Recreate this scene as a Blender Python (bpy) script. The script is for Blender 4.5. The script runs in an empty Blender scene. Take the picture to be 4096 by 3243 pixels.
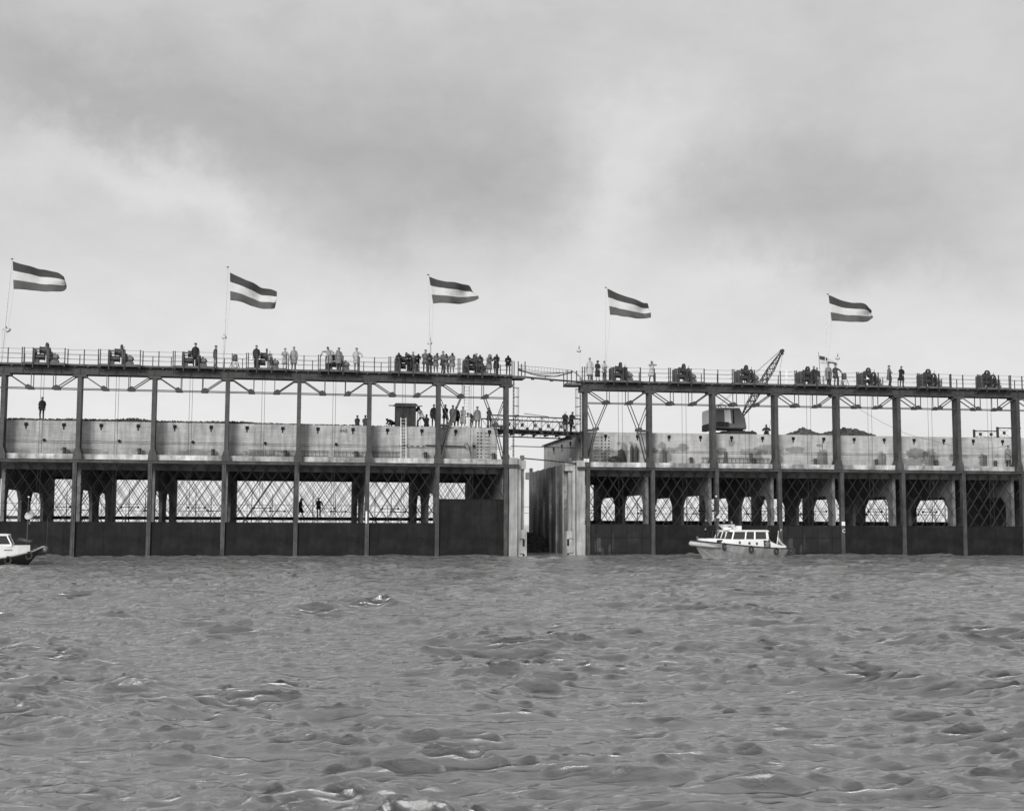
import bpy, bmesh, math, random
import numpy as np
from mathutils import Vector, Matrix
random.seed(7); rng = np.random.default_rng(11)
R = math.radians
sc = bpy.context.scene; COL = sc.collection
# ------------------------------------------------------------ camera
F = 5130.0; CH = 2.7; PITCH = math.atan(473/F); ROLL = R(0.22)
fw = Vector((0, math.cos(PITCH), math.sin(PITCH))); r0 = Vector((1, 0, 0)); u0 = r0.cross(fw)
rt = r0*math.cos(ROLL)+u0*math.sin(ROLL); up = -r0*math.sin(ROLL)+u0*math.cos(ROLL)
cam = bpy.data.cameras.new('camera'); camo = bpy.data.objects.new('camera', cam); COL.objects.link(camo)
m = Matrix((rt, up, -fw)).transposed().to_4x4(); m.translation = Vector((0, 0, CH)); camo.matrix_world = m
cam.sensor_width = 36; cam.lens = 36*F/4096; cam.clip_end = 20000; cam.clip_start = 0.3
sc.camera = camo
# ------------------------------------------------------------ world
SUN_EL, SUN_AZ = 22, 200
w = bpy.data.worlds.new('World'); sc.world = w; w.use_nodes = True
nt = w.node_tree; N = nt.nodes; Lk = nt.links; N.clear()
def nd(t, **k):
    n = N.new(t)
    for a, b in k.items():
        if a in n.inputs: n.inputs[a].default_value = b
        else: setattr(n, a, b)
    return n
out = nd('ShaderNodeOutputWorld'); bg = nd('ShaderNodeBackground'); bg.inputs['Strength'].default_value = 0.1
sky = nd('ShaderNodeTexSky', sky_type='NISHITA', sun_disc=False, sun_elevation=R(SUN_EL), sun_rotation=R(SUN_AZ), air_density=1.5, dust_density=6.0)
tc = nd('ShaderNodeTexCoord')
def vm(op, a, b=None, **k):
    n = nd('ShaderNodeVectorMath', operation=op)
    for i, q in enumerate((a, b)):
        if q is None: continue
        if hasattr(q, 'type') or hasattr(q, 'is_linked'): Lk.new(q, n.inputs[i])
        else: n.inputs[i].default_value = q
    return n
def mt(op, a, b=None, c=None, clamp=False):
    n = nd('ShaderNodeMath', operation=op, use_clamp=clamp)
    for i, q in enumerate((a, b, c)):
        if q is None: continue
        if isinstance(q, (int, float)): n.inputs[i].default_value = q
        else: Lk.new(q, n.inputs[i])
    return n.outputs[0]
def noise_w(vec, scale, detail, rough=0.55, dist=0.0):
    n = nd('ShaderNodeTexNoise'); n.inputs['Scale'].default_value = scale; n.inputs['Detail'].default_value = detail
    n.inputs['Roughness'].default_value = rough; n.inputs['Distortion'].default_value = dist
    Lk.new(vec, n.inputs['Vector']); return n
D = tc.outputs['Generated']
wn = noise_w(D, 6.0, 8, 0.62)
warp = vm('SCALE', vm('SUBTRACT', wn.outputs['Color'], (0.5, 0.5, 0.5)).outputs[0]); warp.inputs[3].default_value = 0.19
DW = vm('ADD', D, warp.outputs[0]).outputs[0]
def blob(px, py, wx, wy, ang, amp):
    # a cloud bank as a soft ellipse around one direction of the sky
    d = (fw + rt*(px-2048)/F - up*(py-1621.5)/F).normalized()
    az = math.atan2(d.x, d.y); el = math.asin(d.z)
    e1 = Vector((math.cos(az), -math.sin(az), 0)); e2 = e1.cross(Vector(d)) * -1
    e2 = Vector(d).cross(e1) * -1
    ca, sa = math.cos(R(ang)), math.sin(R(ang))
    a1 = e1*ca + e2*sa; a2 = -e1*sa + e2*ca
    dv = vm('SUBTRACT', DW, tuple(d)).outputs[0]
    u = vm('DOT_PRODUCT', dv, tuple(a1/(wx/F))).outputs['Value']
    v = vm('DOT_PRODUCT', dv, tuple(a2/(wy/F))).outputs['Value']
    r2 = mt('ADD', mt('MULTIPLY', u, u), mt('MULTIPLY', v, v))
    return mt('MULTIPLY', mt('EXPONENT', mt('MULTIPLY', r2, -1.0)), amp)
sep = nd('ShaderNodeSeparateXYZ'); Lk.new(D, sep.inputs[0]); zz = sep.outputs['Z']
# base tone: bright near horizon, duller overhead
ramp = nd('ShaderNodeMapRange', interpolation_type='SMOOTHSTEP'); Lk.new(zz, ramp.inputs[0])
ramp.inputs[1].default_value = 0.05; ramp.inputs[2].default_value = 0.30; ramp.inputs[3].default_value = 0.79; ramp.inputs[4].default_value = 0.555
val = ramp.outputs[0]
BL = [  # px, py, half widths, tilt, amount (native photo pixels)
    (1500, 560, 950, 330, -8, -0.115), (300, 330, 600, 160, -12, -0.10), (1750, 760, 420, 150, 10, -0.05), (1250, 850, 520, 120, -6, -0.03),
    (760, 700, 330, 150, -12, 0.12), (420, 545, 300, 130, -6, 0.10), (980, 860, 220, 90, -20, 0.07), (60, 640, 200, 160, 0, 0.06),
    (2480, 640, 330, 260, 40, 0.16), (2750, 380, 500, 260, 55, 0.05), (2350, 950, 420, 160, 10, 0.04),
    (3250, 840, 520, 300, -14, -0.115), (3650, 1080, 420, 140, -12, -0.06), (3850, 420, 420, 260, 0, 0.03),
    (1200, -20, 1600, 60, 0, 0.03), (2700, 1250, 1600, 160, 0, 0.04), (3100, 1200, 300, 90, 0, 0.04), (700, 1150, 900, 200, 0, 0.02)]
for b in BL: val = mt('ADD', val, blob(*b))
mp = nd('ShaderNodeMapping'); Lk.new(D, mp.inputs[0]); mp.inputs['Scale'].default_value = (1, 1, 2.2)
n1 = noise_w(mp.outputs[0], 6.0, 8, 0.55, 0.4)
n2 = noise_w(mp.outputs[0], 22.0, 6, 0.6, 0.2)
val = mt('ADD', val, mt('MULTIPLY', mt('SUBTRACT', n1.outputs['Fac'], 0.5), 0.15))
val = mt('ADD', val, mt('MULTIPLY', mt('SUBTRACT', n2.outputs['Fac'], 0.5), 0.08))
# the cloud sheet is heavy and dull high overhead
hi = nd('ShaderNodeMapRange', interpolation_type='SMOOTHSTEP'); Lk.new(zz, hi.inputs[0]); hi.inputs[1].default_value = 0.40; hi.inputs[2].default_value = 0.72; hi.inputs[3].default_value = 1.0; hi.inputs[4].default_value = 0.12
val = mt('MULTIPLY', val, hi.outputs[0])
# bright veil of cloud round the hidden sun, behind the viewer
sdv = (math.sin(R(SUN_AZ))*math.cos(R(SUN_EL)), math.cos(R(SUN_AZ))*math.cos(R(SUN_EL)), math.sin(R(SUN_EL)))
dp = vm('DOT_PRODUCT', D, sdv).outputs['Value']
veil = nd('ShaderNodeMapRange', interpolation_type='SMOOTHSTEP'); Lk.new(dp, veil.inputs[0]); veil.inputs[1].default_value = 0.5; veil.inputs[2].default_value = 1.0; veil.inputs[3].default_value = 0.0; veil.inputs[4].default_value = 0.9
val = mt('ADD', val, veil.outputs[0])
bw = nd('ShaderNodeRGBToBW'); Lk.new(sky.outputs[0], bw.inputs[0])
# thin blue-sky light of the Nishita dome filters through the cloud sheet
val = mt('ADD', mt('MULTIPLY', val, 8.9), mt('MULTIPLY', bw.outputs[0], 0.06))
val = mt('MAXIMUM', val, 0.2)
Lk.new(val, bg.inputs['Color']); Lk.new(bg.outputs[0], out.inputs['Surface'])
# ------------------------------------------------------------ sun (veiled by overcast) and exposure
sun = bpy.data.lights.new('sun', 'SUN'); suno = bpy.data.objects.new('sun', sun); COL.objects.link(suno)
sun.energy = 2.8; sun.angle = R(20); sun.color = (1, 0.985, 0.97)
saz = R(SUN_AZ); sd = Vector((math.sin(saz)*math.cos(R(SUN_EL)), math.cos(saz)*math.cos(R(SUN_EL)), math.sin(R(SUN_EL))))
suno.rotation_euler = (-sd).to_track_quat('-Z', 'Y').to_euler()
sc.view_settings.view_transform = 'Standard'; sc.view_settings.look = 'None'
sc.view_settings.exposure = 0.17; sc.view_settings.gamma = 1
sc.cycles.max_bounces = 6; sc.cycles.diffuse_bounces = 3; sc.cycles.glossy_bounces = 3
# ------------------------------------------------------------ materials
def mat(name, val=0.3, rough=0.7, spec=0.3, metal=0.0, var=0.25, scale=3.0, stain=0.0, streak=0.0, bump=0.0, boards=0.0, spots=None, coat=0):
    """grey procedural paint / concrete / steel; var = mottling, streak = vertical run marks, boards = shutter-board lines"""
    mm = bpy.data.materials.new(name); mm.use_nodes = True
    t = mm.node_tree; ns = t.nodes; l = t.links; b = ns['Principled BSDF']
    b.inputs['Roughness'].default_value = rough; b.inputs['Metallic'].default_value = metal
    b.inputs['Specular IOR Level'].default_value = spec
    co = ns.new('ShaderNodeTexCoord').outputs['Object']
    def M(op, a, c=None, cl=False):
        n = ns.new('ShaderNodeMath'); n.operation = op; n.use_clamp = cl
        for i, q in enumerate((a, c)):
            if q is None: continue
            if isinstance(q, (int, float)): n.inputs[i].default_value = q
            else: l.new(q, n.inputs[i])
        return n.outputs[0]
    def noise(sc_, det=5, sx=(1, 1, 1), rg=0.6, loc=(0, 0, 0)):
        mpn = ns.new('ShaderNodeMapping'); l.new(co, mpn.inputs[0]); mpn.inputs['Scale'].default_value = sx; mpn.inputs['Location'].default_value = loc
        n = ns.new('ShaderNodeTexNoise'); n.inputs['Scale'].default_value = sc_; n.inputs['Detail'].default_value = det; n.inputs['Roughness'].default_value = rg
        l.new(mpn.outputs[0], n.inputs['Vector']); return n.outputs['Fac']
    def rng_(x, a, b_, c, d_):
        n = ns.new('ShaderNodeMapRange'); l.new(x, n.inputs[0]); n.inputs[1].default_value = a; n.inputs[2].default_value = b_
        n.inputs[3].default_value = c; n.inputs[4].default_value = d_; return n.outputs[0]
    v = rng_(noise(scale), 0.3, 0.7, 1-var, 1+var)
    v = M('MULTIPLY', v, rng_(noise(scale*9, 3), 0.3, 0.7, 1-var*0.35, 1+var*0.35))
    if stain: v = M('MULTIPLY', v, rng_(noise(0.55, 6, loc=(5, 3, 1)), 0.42, 0.62, 1-stain, 1+stain*0.3))
    if streak: v = M('MULTIPLY', v, rng_(noise(3.0, 4, (1, 1, 0.12)), 0.38, 0.68, 1+streak*0.3, 1-streak))
    h = None
    if boards:
        sp = ns.new('ShaderNodeSeparateXYZ'); l.new(co, sp.inputs[0])
        fr = M('FRACT', M('MULTIPLY', sp.outputs['Z'], 8.3))
        line = M('LESS_THAN', fr, 0.16)
        broken = rng_(noise(1.3, 4, (1, 1, 6)), 0.46, 0.6, 0, 1)
        k = M('MULTIPLY', line, broken)
        v = M('MULTIPLY', v, M('SUBTRACT', 1.0, M('MULTIPLY', k, boards)))
        # every board has its own tone
        fl = M('FLOOR', M('MULTIPLY', sp.outputs['Z'], 8.3)); fx = M('FLOOR', M('ADD', M('MULTIPLY', sp.outputs['X'], 0.36), M('MULTIPLY', fl, 0.37)))
        wnn = ns.new('ShaderNodeTexWhiteNoise'); wnn.noise_dimensions = '2D'; cb = ns.new('ShaderNodeCombineXYZ'); l.new(fl, cb.inputs[0]); l.new(fx, cb.inputs[1]); l.new(cb.outputs[0], wnn.inputs['Vector'])
        v = M('MULTIPLY', v, rng_(wnn.outputs['Value'], 0, 1, 0.94, 1.05))
    if spots:
        # damp or tarry patches that belong to the wall: (x, z, rx, rz, darkness, raggedness)
        sp2 = ns.new('ShaderNodeSeparateXYZ'); l.new(co, sp2.inputs[0])
        ragged = M('MULTIPLY', M('SUBTRACT', noise(3.4, 8, rg=0.7), 0.5), 3.4)
        for (sx_, sz_, rx, rz, dk) in spots:
            a = M('DIVIDE', M('SUBTRACT', sp2.outputs['X'], sx_), rx); c = M('DIVIDE', M('SUBTRACT', sp2.outputs['Z'], sz_), rz)
            q = M('ADD', M('ADD', M('MULTIPLY', a, a), M('MULTIPLY', c, c)), ragged)
            v = M('MULTIPLY', v, rng_(q, 0.6, 1.1, 1-dk, 1))
    v = M('MULTIPLY', v, val, True)
    l.new(v, b.inputs['Base Color'])
    if bump:
        bp = ns.new('ShaderNodeBump'); bp.inputs['Strength'].default_value = bump; bp.inputs['Distance'].default_value = 0.03
        l.new(noise(scale*6, 5), bp.inputs['Height']); l.new(bp.outputs[0], b.inputs['Normal'])
    return mm
MT = {}
MT['steel'] = mat('dark_steel', 0.022, 0.6, 0.4, var=0.35, scale=1.5, bump=0.2)
MT['steel_mid'] = mat('weathered_steel', 0.036, 0.65, 0.35, var=0.3, scale=2.0, streak=0.3, bump=0.2)
MT['post'] = mat('pale_guide_steel', 0.050, 0.65, 0.3, var=0.45, scale=1.6, streak=0.45, bump=0.2)
MT['column'] = mat('column_steel', 0.045, 0.6, 0.35, var=0.35, scale=1.2, streak=0.4, bump=0.15)
MT['gate'] = mat('tarred_gate', 0.0125, 0.75, 0.2, var=0.5, scale=1.1, streak=0.3, stain=0.45, bump=0.3)
MT['concrete'] = mat('board_marked_concrete', 0.40, 0.9, 0.2, var=0.10, scale=1.1, streak=0.20, boards=0.33, bump=0.3, stain=0.15)
MT['ledge'] = mat('pale_ledge_concrete', 0.43, 0.9, 0.2, var=0.22, scale=1.0, stain=0.55, streak=0.4, bump=0.3)
MT['lintel'] = mat('grey_lintel_concrete', 0.12, 0.9, 0.2, var=0.25, scale=0.9, stain=0.3, bump=0.3)  # puts the lintel's shade under the ledge into colour; plain grey on other parts
MT['bulk'] = mat('shade_darkened_bulkhead', 0.15, 0.9, 0.2, var=0.15, scale=1.4, boards=0.2, stain=0.25, bump=0.3)  # darker than the outer concrete: interior shade put into the colour
MT['soffit'] = mat('shade_darkened_soffit', 0.05, 0.9, 0.1, var=0.2, scale=1.0)  # same concrete, darkened to hold the dim interior's shade in its colour
MT['pier'] = mat('pier_concrete', 0.31, 0.9, 0.2, var=0.15, scale=1.2, streak=0.4, stain=0.15, bump=0.3)
MT['pile'] = mat('pilaster_concrete', 0.22, 0.9, 0.2, var=0.2, scale=0.8, streak=0.3, stain=0.35, bump=0.3)
MT['plank'] = mat('weathered_plank', 0.085, 0.85, 0.2, var=0.3, scale=2.5, streak=0.2)
MT['rail'] = mat('rail_steel', 0.022, 0.6, 0.4, var=0.2)
MT['wire'] = mat('wire_rope', 0.03, 0.6, 0.4, var=0.1)
MT['machine'] = mat('machine_paint', 0.03, 0.5, 0.5, var=0.3, scale=4, bump=0.2)
MT['machine_lt'] = mat('pale_machine_paint', 0.12, 0.55, 0.4, var=0.25, scale=3, stain=0.3, bump=0.2)
MT['rock'] = mat('rubble_stone', 0.075, 0.95, 0.1, var=0.55, scale=2.0, bump=0.6)
MT['earth'] = mat('earth_fill', 0.06, 0.95, 0.1, var=0.5, scale=3.0, bump=0.6)
MT['dark'] = mat('recess_shade_and_black_parts', 0.015, 0.9, 0.1, var=0.2)  # near-black puts the shade of grooves and notches into colour; also small fittings
MT['white'] = mat('white_boat_paint', 0.78, 0.35, 0.5, var=0.05, scale=1.5, streak=0.06)
MT['hullgrey'] = mat('grey_hull_paint', 0.26, 0.5, 0.4, var=0.15, scale=1.2, streak=0.25, stain=0.2)
MT['hulldark'] = mat('black_hull_paint', 0.02, 0.4, 0.5, var=0.2, scale=1.2)
MT['tyre'] = mat('fender_rubber', 0.03, 0.8, 0.3, var=0.3)
MT['canvas'] = mat('canvas_fender', 0.36, 0.85, 0.2, var=0.2, scale=3)
MT['rope'] = mat('hemp_rope', 0.30, 0.9, 0.1, var=0.2)
MT['red'] = mat('flag_red_cloth', 0.048, 0.9, 0.1, var=0.08)
MT['blue'] = mat('flag_blue_cloth', 0.085, 0.9, 0.1, var=0.08)
MT['flagwhite'] = mat('flag_white_cloth', 0.44, 0.9, 0.1, var=0.05)
MT['pole'] = mat('white_pole_paint', 0.45, 0.5, 0.4, var=0.1)
MT['lamp'] = mat('enamel_lamp_shade', 0.40, 0.4, 0.5, var=0.15)
MT['lampw'] = mat('white_enamel_shade', 0.75, 0.4, 0.5, var=0.08)
MT['chalk'] = mat('white_marking_paint', 0.65, 0.8, 0.2, var=0.2)
MT['blackpaint'] = mat('black_marking_paint', 0.03, 0.8, 0.2, var=0.2)
MT['shed'] = mat('tarred_boards', 0.045, 0.85, 0.2, var=0.35, scale=1.0, streak=0.5)
MT['cranedk'] = mat('crane_body_paint', 0.11, 0.5, 0.3, var=0.03, scale=1)
MT['cranelt'] = mat('crane_pale_panel', 0.55, 0.5, 0.4, var=0.08, scale=1)
def glass():
    mm = bpy.data.materials.new('window_glass'); mm.use_nodes = True; b = mm.node_tree.nodes['Principled BSDF']
    b.inputs['Base Color'].default_value = (0.03, 0.03, 0.03, 1); b.inputs['Roughness'].default_value = 0.08; b.inputs['Specular IOR Level'].default_value = 0.6; return mm
MT['glass'] = glass()
_mc = {}
def grey(v, rough=0.9):
    k = round(v, 3)
    if k not in _mc: _mc[k] = mat('cloth_tone', k, rough, 0.15, var=0.12, scale=5)
    return _mc[k]
def skin_m(): 
    if 'skin' not in MT: MT['skin'] = mat('skin', 0.23, 0.6, 0.35, var=0.06)
    return MT['skin']
# ------------------------------------------------------------ mesh helpers
class MB:
    def __init__(s): s.v = []; s.f = []; s.mi = []; s.cur = 0
    def add(s, vs, fs):
        o = len(s.v); s.v += [tuple(p) for p in vs]; s.f += [tuple(i+o for i in f) for f in fs]; s.mi += [s.cur]*len(fs)
    def box(s, a, b):
        x0, y0, z0 = a; x1, y1, z1 = b
        s.add([(x0,y0,z0),(x1,y0,z0),(x1,y1,z0),(x0,y1,z0),(x0,y0,z1),(x1,y0,z1),(x1,y1,z1),(x0,y1,z1)],
              [(0,3,2,1),(4,5,6,7),(0,1,5,4),(1,2,6,5),(2,3,7,6),(3,0,4,7)])
    def bar(s, p, q, w, h=None, upv=(0, 0, 1)):
        p, q = Vector(p), Vector(q); h = h or w; d = (q-p)
        if d.length < 1e-6: return
        d.normalize(); u = Vector(upv)
        if abs(d.dot(u)) > 0.98: u = Vector((0, 1, 0))
        x = d.cross(u).normalized(); y = x.cross(d)
        vs = []
        for c in (p, q):
            for a, b in ((-1,-1),(1,-1),(1,1),(-1,1)): vs.append(c + x*(a*w/2) + y*(b*h/2))
        s.add(vs, [(0,1,2,3),(7,6,5,4),(0,4,5,1),(1,5,6,2),(2,6,7,3),(3,7,4,0)])
    def tube(s, pts, r, n=6, cap=True):
        pts = [Vector(p) for p in pts]; rs = r if isinstance(r, (list, tuple)) else [r]*len(pts)
        o = len(s.v); prev = None
        for i, p in enumerate(pts):
            d = (pts[min(i+1, len(pts)-1)]-pts[max(i-1, 0)]).normalized()
            u = Vector((0, 0, 1)) if abs(d.z) < 0.95 else Vector((0, 1, 0))
            x = d.cross(u).normalized(); y = x.cross(d)
            for k in range(n):
                a = 2*math.pi*k/n; s.v.append(tuple(p + x*(math.cos(a)*rs[i]) + y*(math.sin(a)*rs[i])))
        nf = 0
        for i in range(len(pts)-1):
            for k in range(n):
                a = o+i*n+k; b = o+i*n+(k+1) % n; s.f.append((a, b, b+n, a+n)); nf += 1
        if cap:
            s.f.append(tuple(o+k for k in range(n))[::-1]); s.f.append(tuple(o+(len(pts)-1)*n+k for k in range(n))); nf += 2
        s.mi += [s.cur]*nf
    def rings(s, rings, cap=True, closed=True):
        o = len(s.v); n = len(rings[0]); nf = 0
        for r_ in rings: s.v += [tuple(p) for p in r_]
        for i in range(len(rings)-1):
            for k in range(n if closed else n-1):
                a = o+i*n+k; b = o+i*n+(k+1) % n; s.f.append((a, b, b+n, a+n)); nf += 1
        if cap:
            s.f.append(tuple(o+k for k in range(n))[::-1]); s.f.append(tuple(o+(len(rings)-1)*n+k for k in range(n))); nf += 2
        s.mi += [s.cur]*nf
    def lathe(s, prof, c=(0, 0, 0), axis='z', n=16):
        rg = []
        for r_, h in prof:
            ring = []
            for k in range(n):
                a = 2*math.pi*k/n; u, v = math.cos(a)*r_, math.sin(a)*r_
                if axis == 'z': p = (c[0]+u, c[1]+v, c[2]+h)
                elif axis == 'x': p = (c[0]+h, c[1]+u, c[2]+v)
                else: p = (c[0]+u, c[1]+h, c[2]+v)
                ring.append(p)
            rg.append(ring)
        s.rings(rg)
    def prism(s, poly, y0, y1, plane='xz'):
        """polygon in a plane, pushed along the remaining axis"""
        n = len(poly)
        def P(a, b, c):
            return (a, c, b) if plane == 'xz' else ((c, a, b) if plane == 'yz' else (a, b, c))
        s.add([P(a, b, y0) for a, b in poly]+[P(a, b, y1) for a, b in poly],
              [tuple(range(n)), tuple(range(2*n-1, n-1, -1))]+[(i, i+n, (i+1) % n+n, (i+1) % n) for i in range(n)])
    def build(s, name, mats, parent=None, smooth=False, bevel=0):
        me = bpy.data.meshes.new(name); me.from_pydata(s.v, [], s.f)
        if not isinstance(mats, (list, tuple)): mats = [mats]
        for q in mats: me.materials.append(q)
        if len(mats) > 1: me.polygons.foreach_set('material_index', s.mi)
        bmm = bmesh.new(); bmm.from_mesh(me); bmesh.ops.recalc_face_normals(bmm, faces=bmm.faces); bmm.to_mesh(me); bmm.free()
        if smooth: me.polygons.foreach_set('use_smooth', [True]*len(me.polygons))
        me.update(); o = bpy.data.objects.new(name, me); COL.objects.link(o)
        if parent is not None: o.parent = parent
        if bevel:
            b = o.modifiers.new('bevel', 'BEVEL'); b.width = bevel; b.segments = 2; b.limit_method = 'ANGLE'
        return o
def tag(o, label=None, cat=None, group=None, kind=None):
    if label: o['label'] = label
    if cat: o['category'] = cat
    if group: o['group'] = group
    if kind: o['kind'] = kind
    return o
GEO = {'L': ((0, 100.5, 0), math.atan(.178)), 'R': ((0, 103.4, 0), math.atan(.142))}
def at(g, s, t, z):
    o, a = GEO[g]; return Vector((o[0]+s*math.cos(a)-t*math.sin(a), o[1]+s*math.sin(a)+t*math.cos(a), z))
def S(g, px, py, t=0.0):
    """distance along a caisson front of what stands t metres behind it at this spot of the photograph, and its height"""
    o, a = GEO[g]; o = Vector(o); e = Vector((math.cos(a), math.sin(a), 0)); n = Vector((-math.sin(a), math.cos(a), 0)); c = Vector((0, 0, CH))
    d = fw + rt*((px-2048)/F) - up*((py-1621.5)/F); k = n.dot(o+n*t-c)/n.dot(d); p = c+d*k
    return (p-o).dot(e), p.z
def sx(g, px, py=1480, t=0.0): return S(g, px, py, t)[0]
def empty(name, label, cat, loc=(0, 0, 0), rz=0.0, group=None, kind=None):
    o = bpy.data.objects.new(name, None); o.empty_display_size = 0.3; COL.objects.link(o)
    o.location = loc; o.rotation_euler = (0, 0, rz); tag(o, label, cat, group, kind); return o
def thing(g, name, label, cat, s, t, z, group=None, yaw=0.0):
    return empty(name, label, cat, at(g, s, t, z), GEO[g][1]+yaw, group)
def copy_tree(o, parent=None):
    c = o.copy(); COL.objects.link(c)
    if parent is not None: c.parent = parent
    for ch in list(o.children): copy_tree(ch, c)
    return c
ORD = ['first', 'second', 'third', 'fourth', 'fifth', 'sixth', 'seventh', 'eighth', 'ninth', 'tenth']
WZ = 0.2       # mean water level
def make_water():
    # waves as a sum of crossing trains with sharpened crests; the sheet is finer close to the viewer
    nr, nc = 900, 820
    r = 5.0*(140/5.0)**(np.linspace(0, 1, nr)); a = np.linspace(-0.56, 0.56, nc)
    RR, AA = np.meshgrid(r, a, indexing='ij')
    X = RR*np.sin(AA); Y = RR*np.cos(AA)-0.0
    Z = np.zeros_like(X); DX = np.zeros_like(X); DY = np.zeros_like(X); J = np.zeros_like(X)
    g = np.random.default_rng(5)
    def slow(n, l0, l1):
        f = np.zeros_like(X)
        for _ in range(n):
            L = g.uniform(l0, l1); th = g.uniform(0, 6.28); f += np.sin(2*math.pi*(X*math.cos(th)+Y*math.sin(th))/L+g.uniform(0, 6.28))
        return f/math.sqrt(n)
    W1, W2, W3, W4 = slow(6, 4, 11), slow(6, 4, 11), slow(8, 1.6, 4), slow(8, 1.6, 4)
    E1, E2, E3, E4 = [slow(7, 5, 16) for _ in range(4)]
    wl = np.concatenate([g.uniform(2.6, 4.8, 6), g.uniform(1.3, 2.6, 9), g.uniform(0.8, 1.3, 7), g.uniform(0.4, 0.8, 24), g.uniform(0.15, 0.4, 70)])
    main = R(257)
    for n_, L in enumerate(wl):
        big_ = L > 0.75
        th = main + g.normal(0, 0.33 if big_ else 0.6); k = 2*math.pi/L; ph = g.uniform(0, 6.28)
        ex, ey = math.cos(th), math.sin(th)
        e_ = np.clip(0.32+0.42*((E1, E2, E3, E4)[n_ % 4]*g.uniform(.5, 1)+(E2, E3, E4, E1)[n_ % 4]*g.uniform(-.7, .7)), 0, 1.25)
        env = (0.07+1.35*e_**2) if big_ else (0.45+0.8*e_)
        fade = np.clip((L*160-RR)/(L*60), 0, 1) if L < 0.7 else 1.0
        p = k*(X*ex+Y*ey)+ph+(1.25*(W1*g.normal()+W2*g.normal()) if L > 1.3 else 0.3*(W3*g.normal()+W4*g.normal()))
        if big_:
            # narrow crests between broad flat troughs
            A = 0.0255*L**0.8*env*(1 if L > 1.3 else .6); c_ = (0.5+0.5*np.cos(p)); f = c_**2.6; df = -2.6*c_**1.6*0.5*np.sin(p)*1.0
            Z += A*(f*2-0.62); q = 0.45; DX += q*A*ex*df*2; DY += q*A*ey*df*2; J += q*A*k*(f*2-.5)
        else:
            A = (0.0080*L**1.05 if L > .4 else 0.0080*L**1.1)*env*fade
            Z += A*np.cos(p); q = 0.85; DX -= q*A*ex*np.sin(p); DY -= q*A*ey*np.sin(p); J += q*A*k*np.cos(p)
    att = 1.08-0.40*np.clip((RR-22)/60, 0, 1)
    Z *= att; DX *= att; DY *= att; J *= att
    Z = np.where(Z > 0, 0.26*np.tanh(Z/0.26), Z)
    Z = Z+0.35*np.clip(Z, 0, .3)*np.clip(J, 0, 1)
    # a broader standing swell where the current runs over the sill
    V = np.stack([X+DX, Y+DY, Z+WZ], -1).reshape(-1, 3)
    idx = np.arange(nr*nc).reshape(nr, nc)
    fc = np.stack([idx[:-1, :-1], idx[:-1, 1:], idx[1:, 1:], idx[1:, :-1]], -1).reshape(-1, 4)
    me = bpy.data.meshes.new('water'); me.vertices.add(len(V)); me.vertices.foreach_set('co', V.ravel())
    me.loops.add(len(fc)*4); me.loops.foreach_set('vertex_index', fc.ravel().astype(np.int32))
    me.polygons.add(len(fc)); me.polygons.foreach_set('loop_start', np.arange(0, len(fc)*4, 4, dtype=np.int32))
    me.polygons.foreach_set('loop_total', np.full(len(fc), 4, dtype=np.int32)); me.polygons.foreach_set('use_smooth', np.ones(len(fc), bool))
    me.update(calc_edges=True)
    patch = np.exp(-(((X-4.5)/7.5)**2+((Y-25)/5.5)**2))*0.30-np.clip((16-RR)/6, 0, 1)*0.25+np.exp(-(((X-16)/9)**2+((Y-44)/4.0)**2))*0.25
    dl = np.abs((Y-100.5-.178*X)); dr_ = np.abs(Y-103.4-.142*X); edge = np.where(X < 2, dl, dr_)
    patch = patch+0.35*np.exp(-(edge/1.6)**2)*(0.5+0.5*np.sin(X*.9+1.3*np.sin(X*.37)))
    patch = patch+0.3*np.exp(-(((X-17)/5.5)**2+((Y-95.6)/1.2)**2))
    foam = np.clip((J+patch*0.8-np.percentile(J, 99.6)-.12)/0.35, 0, .8)
    foam = np.clip(foam+0.55*np.exp(-((edge-.1)/.28)**2)*np.clip(.2+W1*.6+W3*.5, 0, 1), 0, .85)
    at_ = me.attributes.new('foam', 'FLOAT', 'POINT'); at_.data.foreach_set('value', foam.ravel().astype(np.float32))
    sl = np.gradient(Z[:, :], axis=0)/np.gradient(RR, axis=0)
    print('J max', J.max(), np.percentile(J, [90, 99]), 'Zstd', Z.std(), 'slope', sl[200:500].std(), Z.max())
    mm = bpy.data.materials.new('choppy_sea_water'); mm.use_nodes = True; t = mm.node_tree; ns = t.nodes; l = t.links; b = ns['Principled BSDF']
    geo = ns.new('ShaderNodeNewGeometry'); 
    def noise(s_, det, sc3=(1, 1, 1), rg=0.6):
        mpn = ns.new('ShaderNodeMapping'); l.new(geo.outputs['Position'], mpn.inputs[0]); mpn.inputs['Scale'].default_value = sc3
        n = ns.new('ShaderNodeTexNoise'); n.inputs['Scale'].default_value = s_; n.inputs['Detail'].default_value = det; n.inputs['Roughness'].default_value = rg; n.inputs['Distortion'].default_value = 0.4
        l.new(mpn.outputs[0], n.inputs['Vector']); return n.outputs['Fac']
    at2 = ns.new('ShaderNodeAttribute'); at2.attribute_name = 'foam'
    fn = noise(6, 9, (1, 1.8, 1), 0.85)
    mr = ns.new('ShaderNodeMapRange'); l.new(fn, mr.inputs[0]); mr.inputs[1].default_value = 0.50; mr.inputs[2].default_value = 0.60
    mu = ns.new('ShaderNodeMath'); mu.operation = 'MULTIPLY'; mu.use_clamp = True; l.new(mr.outputs[0], mu.inputs[0]); l.new(at2.outputs['Fac'], mu.inputs[1])
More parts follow.
